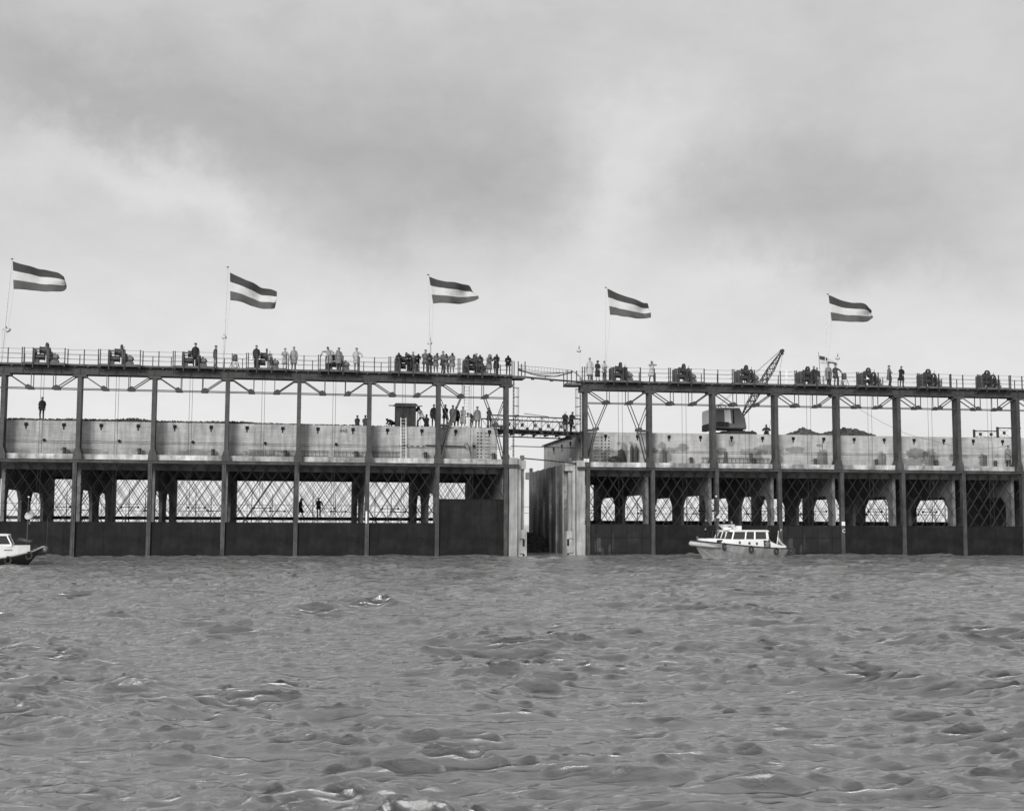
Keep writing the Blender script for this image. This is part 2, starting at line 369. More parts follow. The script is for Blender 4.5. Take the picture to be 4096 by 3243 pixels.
    b1 = ns.new('ShaderNodeBump'); b1.inputs['Strength'].default_value = 0.4; b1.inputs['Distance'].default_value = 0.06; l.new(noise(7.0, 9, (1, 1.6, 1), 0.72), b1.inputs['Height'])
    b2 = ns.new('ShaderNodeBump'); b2.inputs['Strength'].default_value = 0.12; b2.inputs['Distance'].default_value = 0.16; l.new(noise(1.9, 6, (1, 1.8, 1), 0.6), b2.inputs['Height']); l.new(b1.outputs[0], b2.inputs['Normal'])
    rn = ns.new('ShaderNodeTexNoise'); rn.noise_type = 'RIDGED_MULTIFRACTAL'; rn.normalize = False
    mpr = ns.new('ShaderNodeMapping'); l.new(geo.outputs['Position'], mpr.inputs[0]); mpr.inputs['Scale'].default_value = (0.6, 2.1, 1); mpr.inputs['Rotation'].default_value = (0, 0, 0.25)
    rn.inputs['Scale'].default_value = 1.5; rn.inputs['Detail'].default_value = 6; rn.inputs['Roughness'].default_value = 0.5; rn.inputs['Lacunarity'].default_value = 2.2; rn.inputs['Distortion'].default_value = 0.5
    if 'Offset' in rn.inputs: rn.inputs['Offset'].default_value = 0.8
    if 'Gain' in rn.inputs: rn.inputs['Gain'].default_value = 1.0
    l.new(mpr.outputs[0], rn.inputs['Vector'])
    b3 = ns.new('ShaderNodeBump'); b3.inputs['Strength'].default_value = 1.0; b3.inputs['Distance'].default_value = 0.06; l.new(rn.outputs['Fac'], b3.inputs['Height']); l.new(b2.outputs[0], b3.inputs['Normal'])
    # turbid water: light scattered back out of the body (even, whatever the slope of the surface) under a Fresnel mirror, foam on top
    ns.remove(b); outn = [q for q in ns if q.type == 'OUTPUT_MATERIAL'][0]
    upn = ns.new('ShaderNodeCombineXYZ'); upn.inputs[2].default_value = 1.0
    body = ns.new('ShaderNodeBsdfDiffuse'); body.inputs['Color'].default_value = (0.25, 0.25, 0.25, 1); va = ns.new('ShaderNodeVectorMath'); va.operation = 'MULTIPLY_ADD'; gs = ns.new('ShaderNodeVectorMath'); gs.operation = 'SUBTRACT'; l.new(b3.outputs[0], gs.inputs[0]); l.new(geo.outputs['Normal'], gs.inputs[1]); l.new(gs.outputs[0], va.inputs[0]); va.inputs[1].default_value = (1.0, 1.0, 1.0); l.new(upn.outputs[0], va.inputs[2]); vn = ns.new('ShaderNodeVectorMath'); vn.operation = 'NORMALIZE'; l.new(va.outputs[0], vn.inputs[0]); l.new(vn.outputs[0], body.inputs['Normal'])
    gl = ns.new('ShaderNodeBsdfGlossy'); gl.inputs['Roughness'].default_value = 0.06; gl.inputs['Color'].default_value = (1, 1, 1, 1); l.new(b3.outputs[0], gl.inputs['Normal'])
    fr = ns.new('ShaderNodeFresnel'); fr.inputs['IOR'].default_value = 2.25; l.new(b3.outputs[0], fr.inputs['Normal'])
    ms = ns.new('ShaderNodeMixShader'); l.new(fr.outputs[0], ms.inputs[0]); l.new(body.outputs[0], ms.inputs[1]); l.new(gl.outputs[0], ms.inputs[2])
    fo = ns.new('ShaderNodeBsdfDiffuse'); fo.inputs['Color'].default_value = (0.6, 0.6, 0.6, 1); l.new(b1.outputs[0], fo.inputs['Normal'])
    m2 = ns.new('ShaderNodeMixShader'); l.new(mu.outputs[0], m2.inputs[0]); l.new(ms.outputs[0], m2.inputs[1]); l.new(fo.outputs[0], m2.inputs[2])
    l.new(m2.outputs[0], outn.inputs['Surface'])
    me.materials.append(mm)
    o = bpy.data.objects.new('water', me); COL.objects.link(o); tag(o, kind='structure')
    # the sea beyond, out to the horizon, and round the sides: one flat sheet just under the wave field
    mb = MB(); mb.add([(-6000, -300, WZ-0.5), (6000, -300, WZ-0.5), (6000, 9000, WZ-0.5), (-6000, 9000, WZ-0.5)], [(0, 1, 2, 3)])
    o2 = mb.build('sea', mm); tag(o2, kind='structure')
    mb = MB(); mb.add([(-6500, -400, -12), (6500, -400, -12), (6500, 9500, -12), (-6500, 9500, -12)], [(0, 1, 2, 3)])
    tag(mb.build('seabed', MT['earth']), kind='structure')
make_water()
# ------------------------------------------------------------ the two caissons
ZP = 10.27      # top of the superstructure wall
ZD = 14.38      # gantry deck
GI = {'L': dict(s0=-0.4, p=-5.375, n=8, sup=(-44.0, -0.95), body=(-44.0, -0.25), win=((2.3, 7.7), (11.5, 17.2)), off=-0.1, ordn='left'),
      'R': dict(s0=6.1, p=5.393, n=9, sup=(6.25, 50.5), body=(5.3, 50.5), win=((2.3, 9.8), (12.9, 20.0)), off=0.13, ordn='right')}
def cols(g): i = GI[g]; return [i['s0']+i['p']*k for k in range(i['n'])]
SPR = [(9.6, 8.55, .32, .9, .5), (10.5, 8.5, .4, 1.0, .5), (7.3, 8.2, 1.0, .85, .45), (8.3, 8.2, .8, .8, .4), (10.2, 9.35, .22, .2, .4), (9.1, 9.35, .18, .16, .4),
       (12.1, 8.8, .55, .22, .45), (14.6, 9.1, .5, .35, .5), (13.4, 8.85, .8, .22, .4), (12.8, 9.2, .35, .35, .4), (13.0, 8.2, .65, .75, .45), (17.9, 8.8, .45, .35, .5),
       (18.8, 9.5, .3, .3, .35), (20.7, 8.8, 1.4, .3, .35), (22.0, 9.0, 1.3, .45, .4), (24.4, 9.0, .9, .3, .45), (21.1, 8.1, .45, .8, .45), (22.9, 8.1, .4, .5, .4),
       (26.7, 8.2, .5, 1.0, .5), (32.0, 8.2, .45, .8, .5), (35.2, 8.8, 1.1, .5, .5), (36.4, 8.4, .8, .9, .5), (34.8, 8.0, 1.1, .6, .4), (38.4, 8.5, .35, .3, .45), (41.2, 8.2, .4, .8, .55),
       (39.6, 8.6, .3, .2, .3), (42.6, 8.7, .3, .2, .3)]
SPL = [(-32.2, 7.9, 1.6, .3, .35), (-24.4, 7.9, 1.5, .35, .4), (-19.6, 7.85, 1.6, .35, .4), (-2.8, 8.4, .3, .8, .35), (-36.8, 7.85, .9, .3, .3), (-10.2, 8.2, 1.0, .4, .25)]
MT['wallL'] = mat('board_marked_concrete_left', 0.34, 0.9, 0.2, var=0.14, scale=1.6, streak=0.30, boards=0.5, bump=0.3, stain=0.14, spots=SPL)
MT['wallR'] = mat('board_marked_concrete_right', 0.365, 0.9, 0.2, var=0.12, scale=1.6, streak=0.2, boards=0.16, bump=0.3, stain=0.14, spots=SPR)
MT['gapwall'] = mat('tide_stained_concrete', 0.24, 0.9, 0.2, var=0.2, scale=0.8, streak=0.35, stain=0.3, bump=0.3, spots=[(4.6, -1.0, 3.5, 6.6, .55)])
MT['gate_marked'] = mat('tarred_gate_with_limy_runs', 0.014, 0.75, 0.2, var=0.3, scale=0.9, streak=0.25, bump=0.3, spots=[(-1.75, 1.0, .28, .8, -2.2), (-1.45, .55, .25, .3, -1.6), (-.75, .6, .2, .5, -2.0), (-.5, 1.3, .08, .8, -1.0), (1.2, 1.6, .6, .5, -.5)])
def make_caisson(g):
    I = GI[g]; root = empty('concrete_caisson', {'L': 'long board-marked concrete sluice caisson at left, its top covered with earth', 'R': 'long concrete sluice caisson at right, its pale wall blotched with dark damp patches'}[g], 'caisson', at(g, 0, 0, 0), GEO[g][1], 'concrete sluice caissons closing the gap')
    a, b = I['sup']; c = cols(g)
    mb = MB(); mb.box((a, 1.3, 7.7), (b, 21.6, ZP)); mb.build('upper_wall', MT['wallL' if g == 'L' else 'wallR'], root)
    # coping lip
    la, lb = I['body']
    mb = MB(); mb.box((la, 0.32, 7.1), (lb, 1.297, 7.74)); mb.build('ledge', MT['ledge'], root)
    mb = MB(); mb.box((la, 1.3, 6.62), (lb, 1.75, 7.697)); mb.build('lintel', MT['lintel'], root)
    mb = MB(); mb.box((la, 1.753, 6.7), (lb, 21.2, 7.697)); mb.build('roof_slab', MT['soffit'], root)
    mb = MB(); mb.box((la, 21.203, 6.55), (lb, 22.6, 7.697)); mb.build('rear_lintel', MT['lintel'], root)
    # bulkheads with two windows each
    W = I['win']; H, h = 5.15, 4.35
    for k, s in enumerate(c):
        mb = MB(); solid = (k == 0) or (g == 'R' and k >= 8); th = 0.26
        s0, s1 = s-th/2, s+th/2
        def pr(poly): mb.prism([(t_, z_) for t_, z_ in poly], s0, s1, 'yz')
        ZB = -2.0
        if solid: mb.box((s0, 1.35, ZB), (s1, 22.5, 6.697))
        else:
            (a0, a1), (b0, b1) = W; i = 0.85
            pr([(1.35, ZB), (a0, ZB), (a0, h), (a0+i*.6, H), (a0+i*.6, 6.697), (1.35, 6.697)])
            mb.prism([(a0+i*.6, H), (a1-i, H), (a1-i, 6.697), (a0+i*.6, 6.697)], s0, s1, 'yz')
            pr([(a1, ZB), (b0, ZB), (b0, h), (b0+i, H), (b0+i, 6.697), (a1-i, 6.697), (a1-i, H), (a1, h)])
            mb.prism([(b0+i, H), (b1-i, H), (b1-i, 6.697), (b0+i, 6.697)], s0, s1, 'yz')
            pr([(b1, ZB), (22.5, ZB), (22.5, 6.697), (b1-i, 6.697), (b1-i, H), (b1, h)])
        mb.build('bulkhead', MT['bulk'], root)
    # lower body: thick sill under water, rear walkway with its railing
    mb = MB(); mb.box((la, 1.4, -8), (lb, 22.4, -2.003)); mb.build('floor_slab', MT['pile'], root)
    zb0, zb1 = (2.95, 3.25) if g == 'L' else (2.64, 3.06)
    mb = MB(); mb.box((la, 21.8, zb0), (lb, 22.45, zb1))
    mb.build('rear_walkway', MT['steel'], root)
    mb = MB()
    for z in (3.75, 4.35): mb.tube([(min(c)-5, 21.9, z), (max(c), 21.9, z)], 0.018, 4)
    q = min(c)
    while q < max(c): mb.tube([(q, 21.9, 3.2), (q, 21.9, 4.37)], 0.022, 4); q += 2.15
    mb.build('rear_handrail', MT['rail'], root)
    rr = random.Random(3 if g == 'L' else 4)
    for k in range(len(c)-1):
        x0, x1 = sorted((c[k], c[k+1]))
        x0 += 0.16; x1 -= 0.16
        # crossing stay rods in several planes, one after the other through the caisson
        for (t_, r_, jit) in ((0.75, 0.023, .0), (1.08, 0.014, .12), (11.0, 0.017, .5), (20.9, 0.017, .2), (21.35, 0.013, .55)):
            mb = MB(); z0, z1 = 2.3, (7.05 if t_ < 1.2 else 6.6); hgt = z1-z0; sl = 1.5; stp = 0.98
            for dr in (1, -1):
                q = x0 - hgt/sl + jit*stp + rr.uniform(0, .12)
                while q < x1+hgt/sl:
                    # the rod x = q + dr*(z-z0)/sl, clipped to the bay
                    pa = Vector((q, z0)) ; pb = Vector((q+dr*hgt/sl, z1))
                    if pa.x > pb.x: pa, pb = pb, pa
                    if pb.x > x0 and pa.x < x1:
                        def cl(p, o, xx): f = (xx-p.x)/(o.x-p.x); return p+(o-p)*f
                        if pa.x < x0: pa = cl(pa, pb, x0)
                        if pb.x > x1: pb = cl(pb, pa, x1)
                        if (pb-pa).length > .2: mb.tube([(pa.x, t_+0.03*dr, pa.y), (pb.x, t_+0.03*dr, pb.y)], r_, 4, cap=False)
                    q += stp
            mb.build('stay_rods', MT['steel'], root)
        # tie rods with knobbed ends, and thin upright gauge rods
        for t_, z_, ln, of in ((11.2, 3.95, 1.35, .35), (17.5, 3.75, 1.3, .6)):
            xc = x0+(x1-x0)*of; mb = MB(); mb.tube([(xc, t_, z_), (xc+ln, t_, z_-.02)], 0.03, 6)
            for xe in (xc, xc+ln): mb.lathe([(0.0, -.1), (.1, -.06), (.1, .06), (0.0, .1)], (xe, t_, z_), 'x', 8)
            mb.build('tie_rod', MT['steel'], root)
        for of, zt in ((.3, 5.7), (.62, 5.3)):
            mb = MB(); xc = x0+(x1-x0)*(of+rr.uniform(-.08, .08)); mb.tube([(xc, 19.5, 2.0), (xc, 19.5, 4.6), (xc, 19.5, zt)], [.04, .035, .02], 5)
            mb.build('gauge_rod', MT['steel'], root)
    # hardware on the wall
    ho = 0.0
    for k in range(15):
        s = (-36.56+2.69*k) if g == 'L' else (8.0+2.695*k)
        if not (a+.6 < s < b-.6) or (g == 'R' and s > 44.3): continue
        mb = MB(); mb.box((s-.12, 1.22, 9.84), (s+.12, 1.32, 10.08)); mb.box((s-.05, 1.24, 9.62), (s+.03, 1.31, 9.838)); mb.build('anchor_box', MT['dark'], root)
    for k in range(7):
        s = (-35.23+5.4*k) if g == 'L' else (11.9+5.39*k)
        if g == 'L':
            mb = MB(); mb.lathe([(0, -.14), (.09, -.12), (.12, -.03), (.1, .05)], (s, 1.25, 8.79), 'y', 10); mb.build('wall_lamp', MT['dark'], root)
        sb = (-33.7+5.4*k) if g == 'L' else (15.15+5.39*k)
        mb = MB(); mb.lathe([(.13, 0), (.13, .42), (.16, .44), (.16, .5), (.0, .5)], (sb, .85, 7.745), 'z', 12); mb.tube([(sb-.28, .85, 8.08), (sb+.28, .85, 8.08)], .035, 6)
        mb.build('bollard', MT['steel_mid'], root)
    if g == 'R':
        for s_, z_ in ((18.2, 8.6), (20.4, 8.55), (12.95, 8.6), (26.9, 8.65), (32.1, 8.6), (36.5, 8.55), (41.3, 8.6)):
            mb = MB(); mb.lathe([(.16, -.95), (.13, 0.0), (.17, .02), (.17, .1), (.0, .14)], (s_, 1.1, z_), 'z', 10); mb.build('hoist_plug', MT['lintel'], root)
    # end piers in the gap between the caissons
    sg = 1 if g == 'L' else -1; e0 = -0.23 if g == 'L' else 6.0
    def bx(mb, x0, x1, t0, t1, z0, z1): mb.box((min(x0, x1), t0, z0), (max(x0, x1), t1, z1))
    E = lambda d: e0+sg*d
    mb = MB(); bx(mb, E(0), E(.69), -.05, 1.29, -3, 7.85); mb.build('end_pier', MT['pier'], root)
    mb = MB(); bx(mb, E(.76), E(1.0), .1, 1.29, -3, 7.80); mb.build('end_flange', MT['pier'], root)
    mb = MB(); bx(mb, E(.693), E(.757), .3, 1.29, -3, 7.75); mb.build('groove_shade', MT['dark'], root)  # near-black filler, the groove's shade put into its colour
    top = 7.66; capo = 1.38 if g == 'L' else 1.62
    for t_, nm in ((.1, 'front'), (20.3, 'rear')):
        if g == 'L' and nm == 'rear': continue
        mb = MB(); bx(mb, E(1.003), E(capo), t_, t_+1.1, 7.0, top); bx(mb, E(.76), E(1.0), t_+(.0 if nm == 'rear' else 1.3), t_+1.4, 7.0, top) if nm == 'rear' else None
        mb.build('cap_block', MT['pier'], root)
        mb = MB(); bx(mb, E(1.02), E(1.30), t_+.3, t_+.8, -2.5, 6.998); mb.build('gap_column', MT['pile'], root)
        mb = MB(); bx(mb, E(1.02), E(1.30), t_+.3, t_+.6, top+.002, top+.42); mb.tube([(E(.95), t_+.45, top+.25), (E(1.37), t_+.45, top+.25)], .02, 5); mb.build('cap_stub', MT['lintel'], root)
    mb = MB(); zt = 2.25 if g == 'L' else 2.15
    bx(mb, E(1.003), E(1.45 if g == 'L' else 1.5), .05, 1.25, -3, zt); mb.build('pier_pedestal', MT['pier'], root)
    # F shaped recesses, their shade put on as near-black boxes
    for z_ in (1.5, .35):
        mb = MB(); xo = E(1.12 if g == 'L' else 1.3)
        bx(mb, xo, xo+sg*0.16, .03, .06, z_-.55, z_); bx(mb, xo-.22*(1 if g == 'L' else 0), xo+(.1 if g == 'L' else .34), .03, .06, z_+.003, z_+.05); mb.build('notch_shade', MT['dark'], root)
    # end wall of the lower body seen down the gap, with pilasters
    if g == 'R':
        e = 4.6
        mb = MB(); mb.box((e+.22, 1.5, -3), (5.29, 21.0, 7.55)); mb.build('end_wall', MT['gapwall'], root)
        for k in range(6):
            t0 = 1.52+3.2*k
            mb = MB(); mb.prism([(e+.218, t0+.02), (e+.218, t0+3.1), (e+.05, t0+3.0), (e-.12, t0+.25), (e-.12, t0+.02)], -3, 7.6-0.0*k, 'xy'); mb.build('pilaster', MT['gapwall'], root)
            mb = MB(); mb.box((e-.17, t0-.06, -3), (e-.04, t0+.017, 7.62)); mb.build('pilaster_edge', MT['pile'], root)
        # upper wall corner buttress and anchors down its side
        for k in range(4):
            mb = MB(); t0 = 3.0+4.2*k; mb.box((6.17, t0, 9.55), (6.247, t0+.45, 9.85)); mb.box((6.2, t0+.1, 9.2), (6.246, t0+.2, 9.548)); mb.build('anchor_box', MT['dark'], root)
        mb = MB(); mb.box((6.0, 1.6, 10.273), (6.6, 21.5, 10.36)); mb.build('coping', MT['lintel'], root)
    return root
caisson = {g: make_caisson(g) for g in 'LR'}
# ------------------------------------------------------------ steel gantries
def make_gantry(g):
    I = GI[g]; C = cols(g); lo, hi = min(C), max(C); fin = -0.4 if g == 'L' else 6.1
    root = empty('steel_gantry', {'L': 'dark steel hoisting gantry with railed deck standing on the left caisson', 'R': 'dark steel hoisting gantry with railed deck standing on the right caisson'}[g], 'gantry', at(g, 0, 0, 0), GEO[g][1], 'hoisting gantries above the gates')
    far = lo-6.0 if g == 'L' else hi+7.0; near = 0.0 if g == 'L' else 5.65
    x0, x1 = min(far, near), max(far, near)
    for k, s in enumerate(C):
        mb = MB()
        # two laced legs with a plate between, cap and flared foot
        mb.box((s-.15, 0, 7.33), (s+.15, .03, 13.45)); mb.box((s-.15, .95, 7.33), (s+.15, .98, 13.45)); mb.box((s-.13, .033, 7.33), (s-.10, .947, 13.45)); mb.box((s+.10, .033, 7.33), (s+.13, .947, 13.45))
        mb.box((s-.46, -.03, 13.453), (s+.46, 1.0, 13.62))
        mb.prism([(s-.33, 7.33), (s-.30, 7.75), (s-.17, 8.15), (s-.152, 8.15), (s-.152, 7.33)], .0, .98)
        mb.prism([(s+.33, 7.33), (s+.30, 7.75), (s+.17, 8.15), (s+.152, 8.15), (s+.152, 7.33)], .0, .98)
        z = 8.35
        while z < 12.6: mb.box((s-.165, -.02, z), (s+.165, -.002, z+.045)); z += .78
        mb.build('column', MT['column'], root)
        mb = MB(); p = s+I['off']
        mb.box((p-.15, -.28, -3), (p+.15, -.22, 7.08)); mb.box((p-.15, -.219, -3), (p-.11, .2, 7.08)); mb.box((p+.11, -.219, -3), (p+.15, .2, 7.08)); mb.box((p-.04, -.31, -3), (p+.04, -.281, 7.08))
        mb.build('gate_guide_post', MT['post'], root)
    e0, e1 = (x0, .55) if g == 'L' else (5.35, x1)
    mb = MB(); mb.box((e0, -.32, 7.10), (e1, .31, 7.14)); mb.box((e0, -.22, 7.143), (e1, -.16, 7.28)); mb.box((e0, -.30, 7.283), (e1, .31, 7.325)); mb.build('runner_beam', MT['post'], root)
    for t_, nm in ((0.0, 'girder'), (0.96, 'girder')):
        mb = MB(); mb.box((x0, t_-.06, 13.625), (x1, t_+.12, 13.66)); mb.box((x0, t_+.02, 13.663), (x1, t_+.05, 14.11)); mb.box((x0, t_-.06, 14.113), (x1, t_+.12, 14.15))
        q = x0+.6
        while q < x1: mb.box((q, t_-.03, 13.663), (q+.02, t_+.019, 14.11)); q += 1.345
        mb.build(nm, MT['steel_mid' if t_ == 0 else 'steel'], root)
    # truss under the girders, front and rear
    for k in range(len(C)+0):
        a = C[k]; b = C[k+1] if k+1 < len(C) else C[k]+I['p']
        a, b = min(a, b), max(a, b); L_ = b-a
        for t_ in (0.0, 0.97):
            mb = MB(); zc = 12.58; n1, n2 = a+L_*.33, a+L_*.685
            for dz in (-.035, .035): pass
            mb.bar((a+.16, t_, zc), (b-.16, t_, zc), .05, .06)
            for n, e, sg in ((n1, a, 1), (n2, b, -1)):
                mb.bar((n, t_, zc), (e+sg*.40, t_, 13.5), .06, .075)
                mb.bar((n+sg*.17, t_, zc+.08), (n+sg*.17, t_, 13.62), .05, .07)
                mb.prism([(n-.22*sg, zc-.07), (n-.26*sg, zc+.18), (n-.02*sg, zc+.26), (n+.22*sg, zc+.10), (n+.28*sg, zc-.07)], t_-.045, t_+.045)
            mb.build('truss_brace', MT['steel_mid' if t_ == 0 else 'steel'], root)
    # knee bracing in the end bay at the gap
    for kk in ((0,),):
        a, b = sorted((C[0], C[1])); L_ = b-a; n1, n2 = a+L_*.33, a+L_*.685; zc = 12.5
        for t_ in (0.0, 0.97):
            for n, e, sg in ((n1, a, 1), (n2, b, -1)):
                mb = MB(); kx, kz = e+sg*L_*.165, 10.42
                mb.bar((n, t_, zc), (kx, t_, kz), .05, .07); mb.bar((kx, t_, kz), (e+sg*.22, t_, 7.75), .05, .08)
                mb.bar((e+sg*.16, t_, 12.35), (kx, t_, kz), .05, .06); mb.bar((e+sg*.16, t_, 10.35), (kx+sg*.1, t_, 10.35), .09, .12)
                mb.prism([(kx-.2, kz-.08), (kx-.16, kz+.16), (kx+.16, kz+.16), (kx+.2, kz-.08)], t_-.05, t_+.05)
                mb.build('knee_brace', MT['column'], root)
    # deck and winch platforms
    mb = MB(); mb.box((x0, -.25, 14.24), (x1, 2.25, 14.38))
    q = x0+.2
    while q < x1: mb.box((q, -.2, 14.153), (q+.12, 2.2, 14.237)); q += .9
    mb.build('deck', MT['plank'], root)
    sg = 1 if g == 'L' else 1
    cc = sorted(C)
    if g == 'L': cc = cc[:-1]
    else: cc = cc[:-1]   
    for s in cc:
        mb = MB(); mb.box((s+1.4, -.75, 14.22), (s+4.4, -.253, 14.39)); mb.bar((s+1.5, -.7, 14.2), (s+1.5, .0, 13.9), .06); mb.bar((s+4.3, -.7, 14.2), (s+4.3, .0, 13.9), .06)
        mb.build('winch_platform', MT['plank'], root)
    # railing: uprights front and rear, three strands of wire
    def post(x, t, z0, z1, r=.035):
        mb = MB(); mb.box((x-r, t-r, z0), (x+r, t+r, z1)); mb.build('railing_post', MT['rail'], root)
    fr = []
    for s in cc+([cc[-1]+5.38] if g == 'R' else []):
        for d, t in ((.3, -.23), (1.38, -.72), (1.52, -.72), (4.38, -.72), (4.52, -.23)):
            if s+d < x1: post(s+d, t, 14.2 if t > -.5 else 14.1, 15.48)
        for d in (2.15, 3.25):
            if s+d < x1: post(s+d, -.79, 13.98, 15.46, .04)
        for d in (1.0, 3.4, 5.0):
            if s+d < x1: post(s+d, 2.2, 14.38, 15.4, .03)
    for x in ((-.25, -.05) if g == 'L' else (5.75, 5.95)): post(x, -.23, 14.2, 15.48)
    post(cc[-1]+5.2 if g == 'L' else 5.75, 2.2, 14.38, 15.45)
    mb = MB(); gr = random.Random(2)
    for hz in (.36, .72, 1.05):
        pts = []
        for s in cc+([cc[-1]+5.38] if g == 'R' else []):
            pts += [(s+.3, -.23, ZD+hz), (s+1.2, -.23, ZD+hz-.01), (s+1.4, -.72, ZD+hz), (s+4.4, -.72, ZD+hz), (s+4.55, -.23, ZD+hz)]
        pts = [p for p in pts if p[0] < x1]
        if g == 'L': pts = [(x0, -.23, ZD+hz)]+pts+[(-.05, -.23, ZD+hz)]
        else: pts = [(5.7, -.23, ZD+hz)]+pts
        mb.tube(pts, .011, 4)
        mb.tube([(x0, 2.2, ZD+hz-.08), (x1, 2.2, ZD+hz-.08)], .011, 4)
    mb.build('railing_wire', MT['wire'], root)
    # guard wires along the ledge
    mb = MB()
    for z_ in (8.54, 8.67): mb.tube([(x0, .02, z_), ((near if g == 'L' else x1), .02, z_)], .017, 4)
    mb.build('guard_wire', MT['wire'], root)
    # gate hoisting ropes, a pair in each bay
    for s in cc:
        for d in (2.58, 2.78) if g == 'L' else (2.78, 3.12):
            mb = MB(); mb.tube([(s+d, .42, 14.3), (s+d+(.04 if g == 'R' else -.03), .42, 2.6)], .014, 4); mb.build('hoist_rope', MT['wire'], root)
    if g == 'L':      # outer end platform over the gap
        mb = MB(); mb.box((.003, -.25, 14.1), (1.05, 1.4, 14.3)); mb.build('end_platform', MT['plank'], root)
        for x, t in ((.12, -.2), (.45, -.2), (1.0, -.2), (1.0, 1.35)): post(x, t, 14.2, 15.45)
    else:
        mb = MB(); mb.box((4.45, -.25, 13.95), (5.647, 1.4, 14.15)); mb.build('end_platform', MT['plank'], root)
        for x, t in ((4.5, -.2), (4.85, -.2), (4.5, 1.35)): post(x, t, 13.95, 15.2)
    return root
gantry = {g: make_gantry(g) for g in 'LR'}
# gates between the guide posts
for g in 'LR':
    C = sorted(cols(g)); 
    for k in range(len(C)-1):
        a, b = C[k], C[k+1]; zt = 2.7 if g == 'L' else (2.68 if k == 0 else 2.6)
        raised = g == 'L' and k == 6
        if raised: zt = 4.55
        s = (a+b)/2; nm = ORD[k]
        lab = 'dark steel sluice gate, raised higher than all the others, beside the gap' if raised else f'dark tarred sluice gate, {nm} from the left on the {"left" if g == "L" else "right"} caisson'
        r_ = thing(g, 'sluice_gate', lab, 'gate', s, 0, 0, 'sluice gates shut across the openings')
        w2 = (b-a)/2; mb = MB(); mb.box((-w2+.02, -.10, -3), (w2-.02, .10, zt)); 
        mb.build('gate_panel', MT['gate_marked' if g == 'R' and k in (0, 3) else 'gate'], r_)
        mb = MB(); mb.box((-w2+.02, -.14, zt+.003), (w2-.02, .14, zt+.05)); 
        for z in (1.6, .4):
            mb.box((-w2+.25, -.125, z), (w2-.25, -.103, z+.05))
        for q in (-1.9, -.65, .65, 1.9): mb.box((q-.03, -.122, -1), (q+.03, -.103, zt-.05))
        mb.build('gate_stiffener', MT['gate'], r_)
# ------------------------------------------------------------ winches
def make_winch():
    r = empty('hoisting_winch', 'x', 'winch', (0, 0, 0), 0, 'winches along the gantry deck')
    mb = MB(); mb.box((0, 0, 0), (.07, 1.05, 1.13)); mb.build('side_plate', MT['lintel'], r)
    mb = MB(); mb.box((.073, .05, 1.02), (.55, .13, 1.12)); mb.box((.073, .05, .85), (.45, .12, .93)); mb.box((.073, 0.02, 0), (.16, .12, 1.1)); mb.box((.073, .9, 0), (.16, 1.0, 1.1)); mb.box((.163, .1, 0), (.42, .6, .34)); mb.box((.97, 0.1, 0), (1.07, .95, 1.15)); mb.box((.2, .1, .0), (1.9, .2, .06)); mb.box((.2, .8, 0), (1.9, .9, .06))
    mb.build('frame', MT['machine'], r)
    mb = MB(); mb.lathe([(.0, 0), (.29, 0), (.29, .04), (.25, .05), (.25, .5), (.29, .51), (.29, .55), (0, .55)], (.43, .5, 1.05), 'x', 18); mb.build('upper_drum', MT['machine'], r, smooth=False)
    mb = MB(); mb.lathe([(0, 0), (.27, 0), (.27, .05), (.22, .06), (.22, .68), (.27, .69), (.27, .74), (0, .74)], (.09, .35, .52), 'x', 18); mb.build('lower_drum', MT['machine'], r)
    def wheel(x, t, z, R0, w_):
        mb = MB(); n = 28; rg = []
        for rr_, hh in ((R0, 0), (R0, w_), (R0*.8, w_), (R0*.8, 0), (R0, 0)):
            rg.append([(x+hh, t+math.cos(2*math.pi*k/n)*rr_, z+math.sin(2*math.pi*k/n)*rr_) for k in range(n)])
        mb.rings(rg, cap=False)
        for k in range(6):
            a = math.pi*k/3; mb.bar((x+w_/2, t, z), (x+w_/2, t+math.cos(a)*R0*.82, z+math.sin(a)*R0*.82), w_*.6, R0*.14, (1, 0, 0))
        mb.lathe([(0, -.03), (R0*.2, -.03), (R0*.2, w_+.03), (0, w_+.03)], (x, t, z), 'x', 12)
        mb.build('gear_wheel', MT['machine'], r)
    wheel(.84, .72, 1.16, .50, .13); wheel(1.12, .25, .66, .58, .09)
    mb = MB(); mb.tube([(.9, .25, .66), (1.5, .25, .66)], .05, 8); mb.box((1.22, .05, .35), (1.38, .5, .9)); mb.build('reduction_gear', MT['machine'], r)
    mb = MB(); mb.lathe([(0, 0), (.15, .01), (.21, .06), (.21, .38), (.17, .43), (.08, .46), (.08, .5), (0, .5)], (1.36, .3, .52), 'x', 14); mb.box((1.45, .2, .7), (1.62, .42, .82)); mb.build('motor', MT['machine_lt'], r)
    mb = MB(); mb.box((1.28, .02, .0), (1.82, .62, .3)); mb.build('motor_base', MT['machine_lt'], r)
    mb = MB(); mb.tube([(1.1, .1, 1.05), (1.16, .02, 1.38)], .02, 5); mb.lathe([(0, -.03), (.035, 0), (0, .03)], (1.16, .02, 1.39), 'z', 6); mb.build('brake_lever', MT['machine'], r)
    return r
proto = make_winch(); first = True
WN = {'L': ['with nobody near, leftmost on the left gantry', 'standing alone, second from the left', 'half hidden behind the man in a peaked cap', 'between a dark-jacketed man and a woman in pale coat', 'behind the man in a felt hat on the left gantry', 'behind the huddle of spectators leaning on the rail', 'behind the last row of leaning spectators before the gap'],
      'R': ['beside the three standing people next to the gap', 'second from the gap, right of the man taking a photograph', 'standing alone in front of the crane jib', 'with two people behind it, beside leaning boards', 'left of the man in a grey coat turned sideways', 'standing alone, second from the right edge', 'nearest the right edge of the photo']}
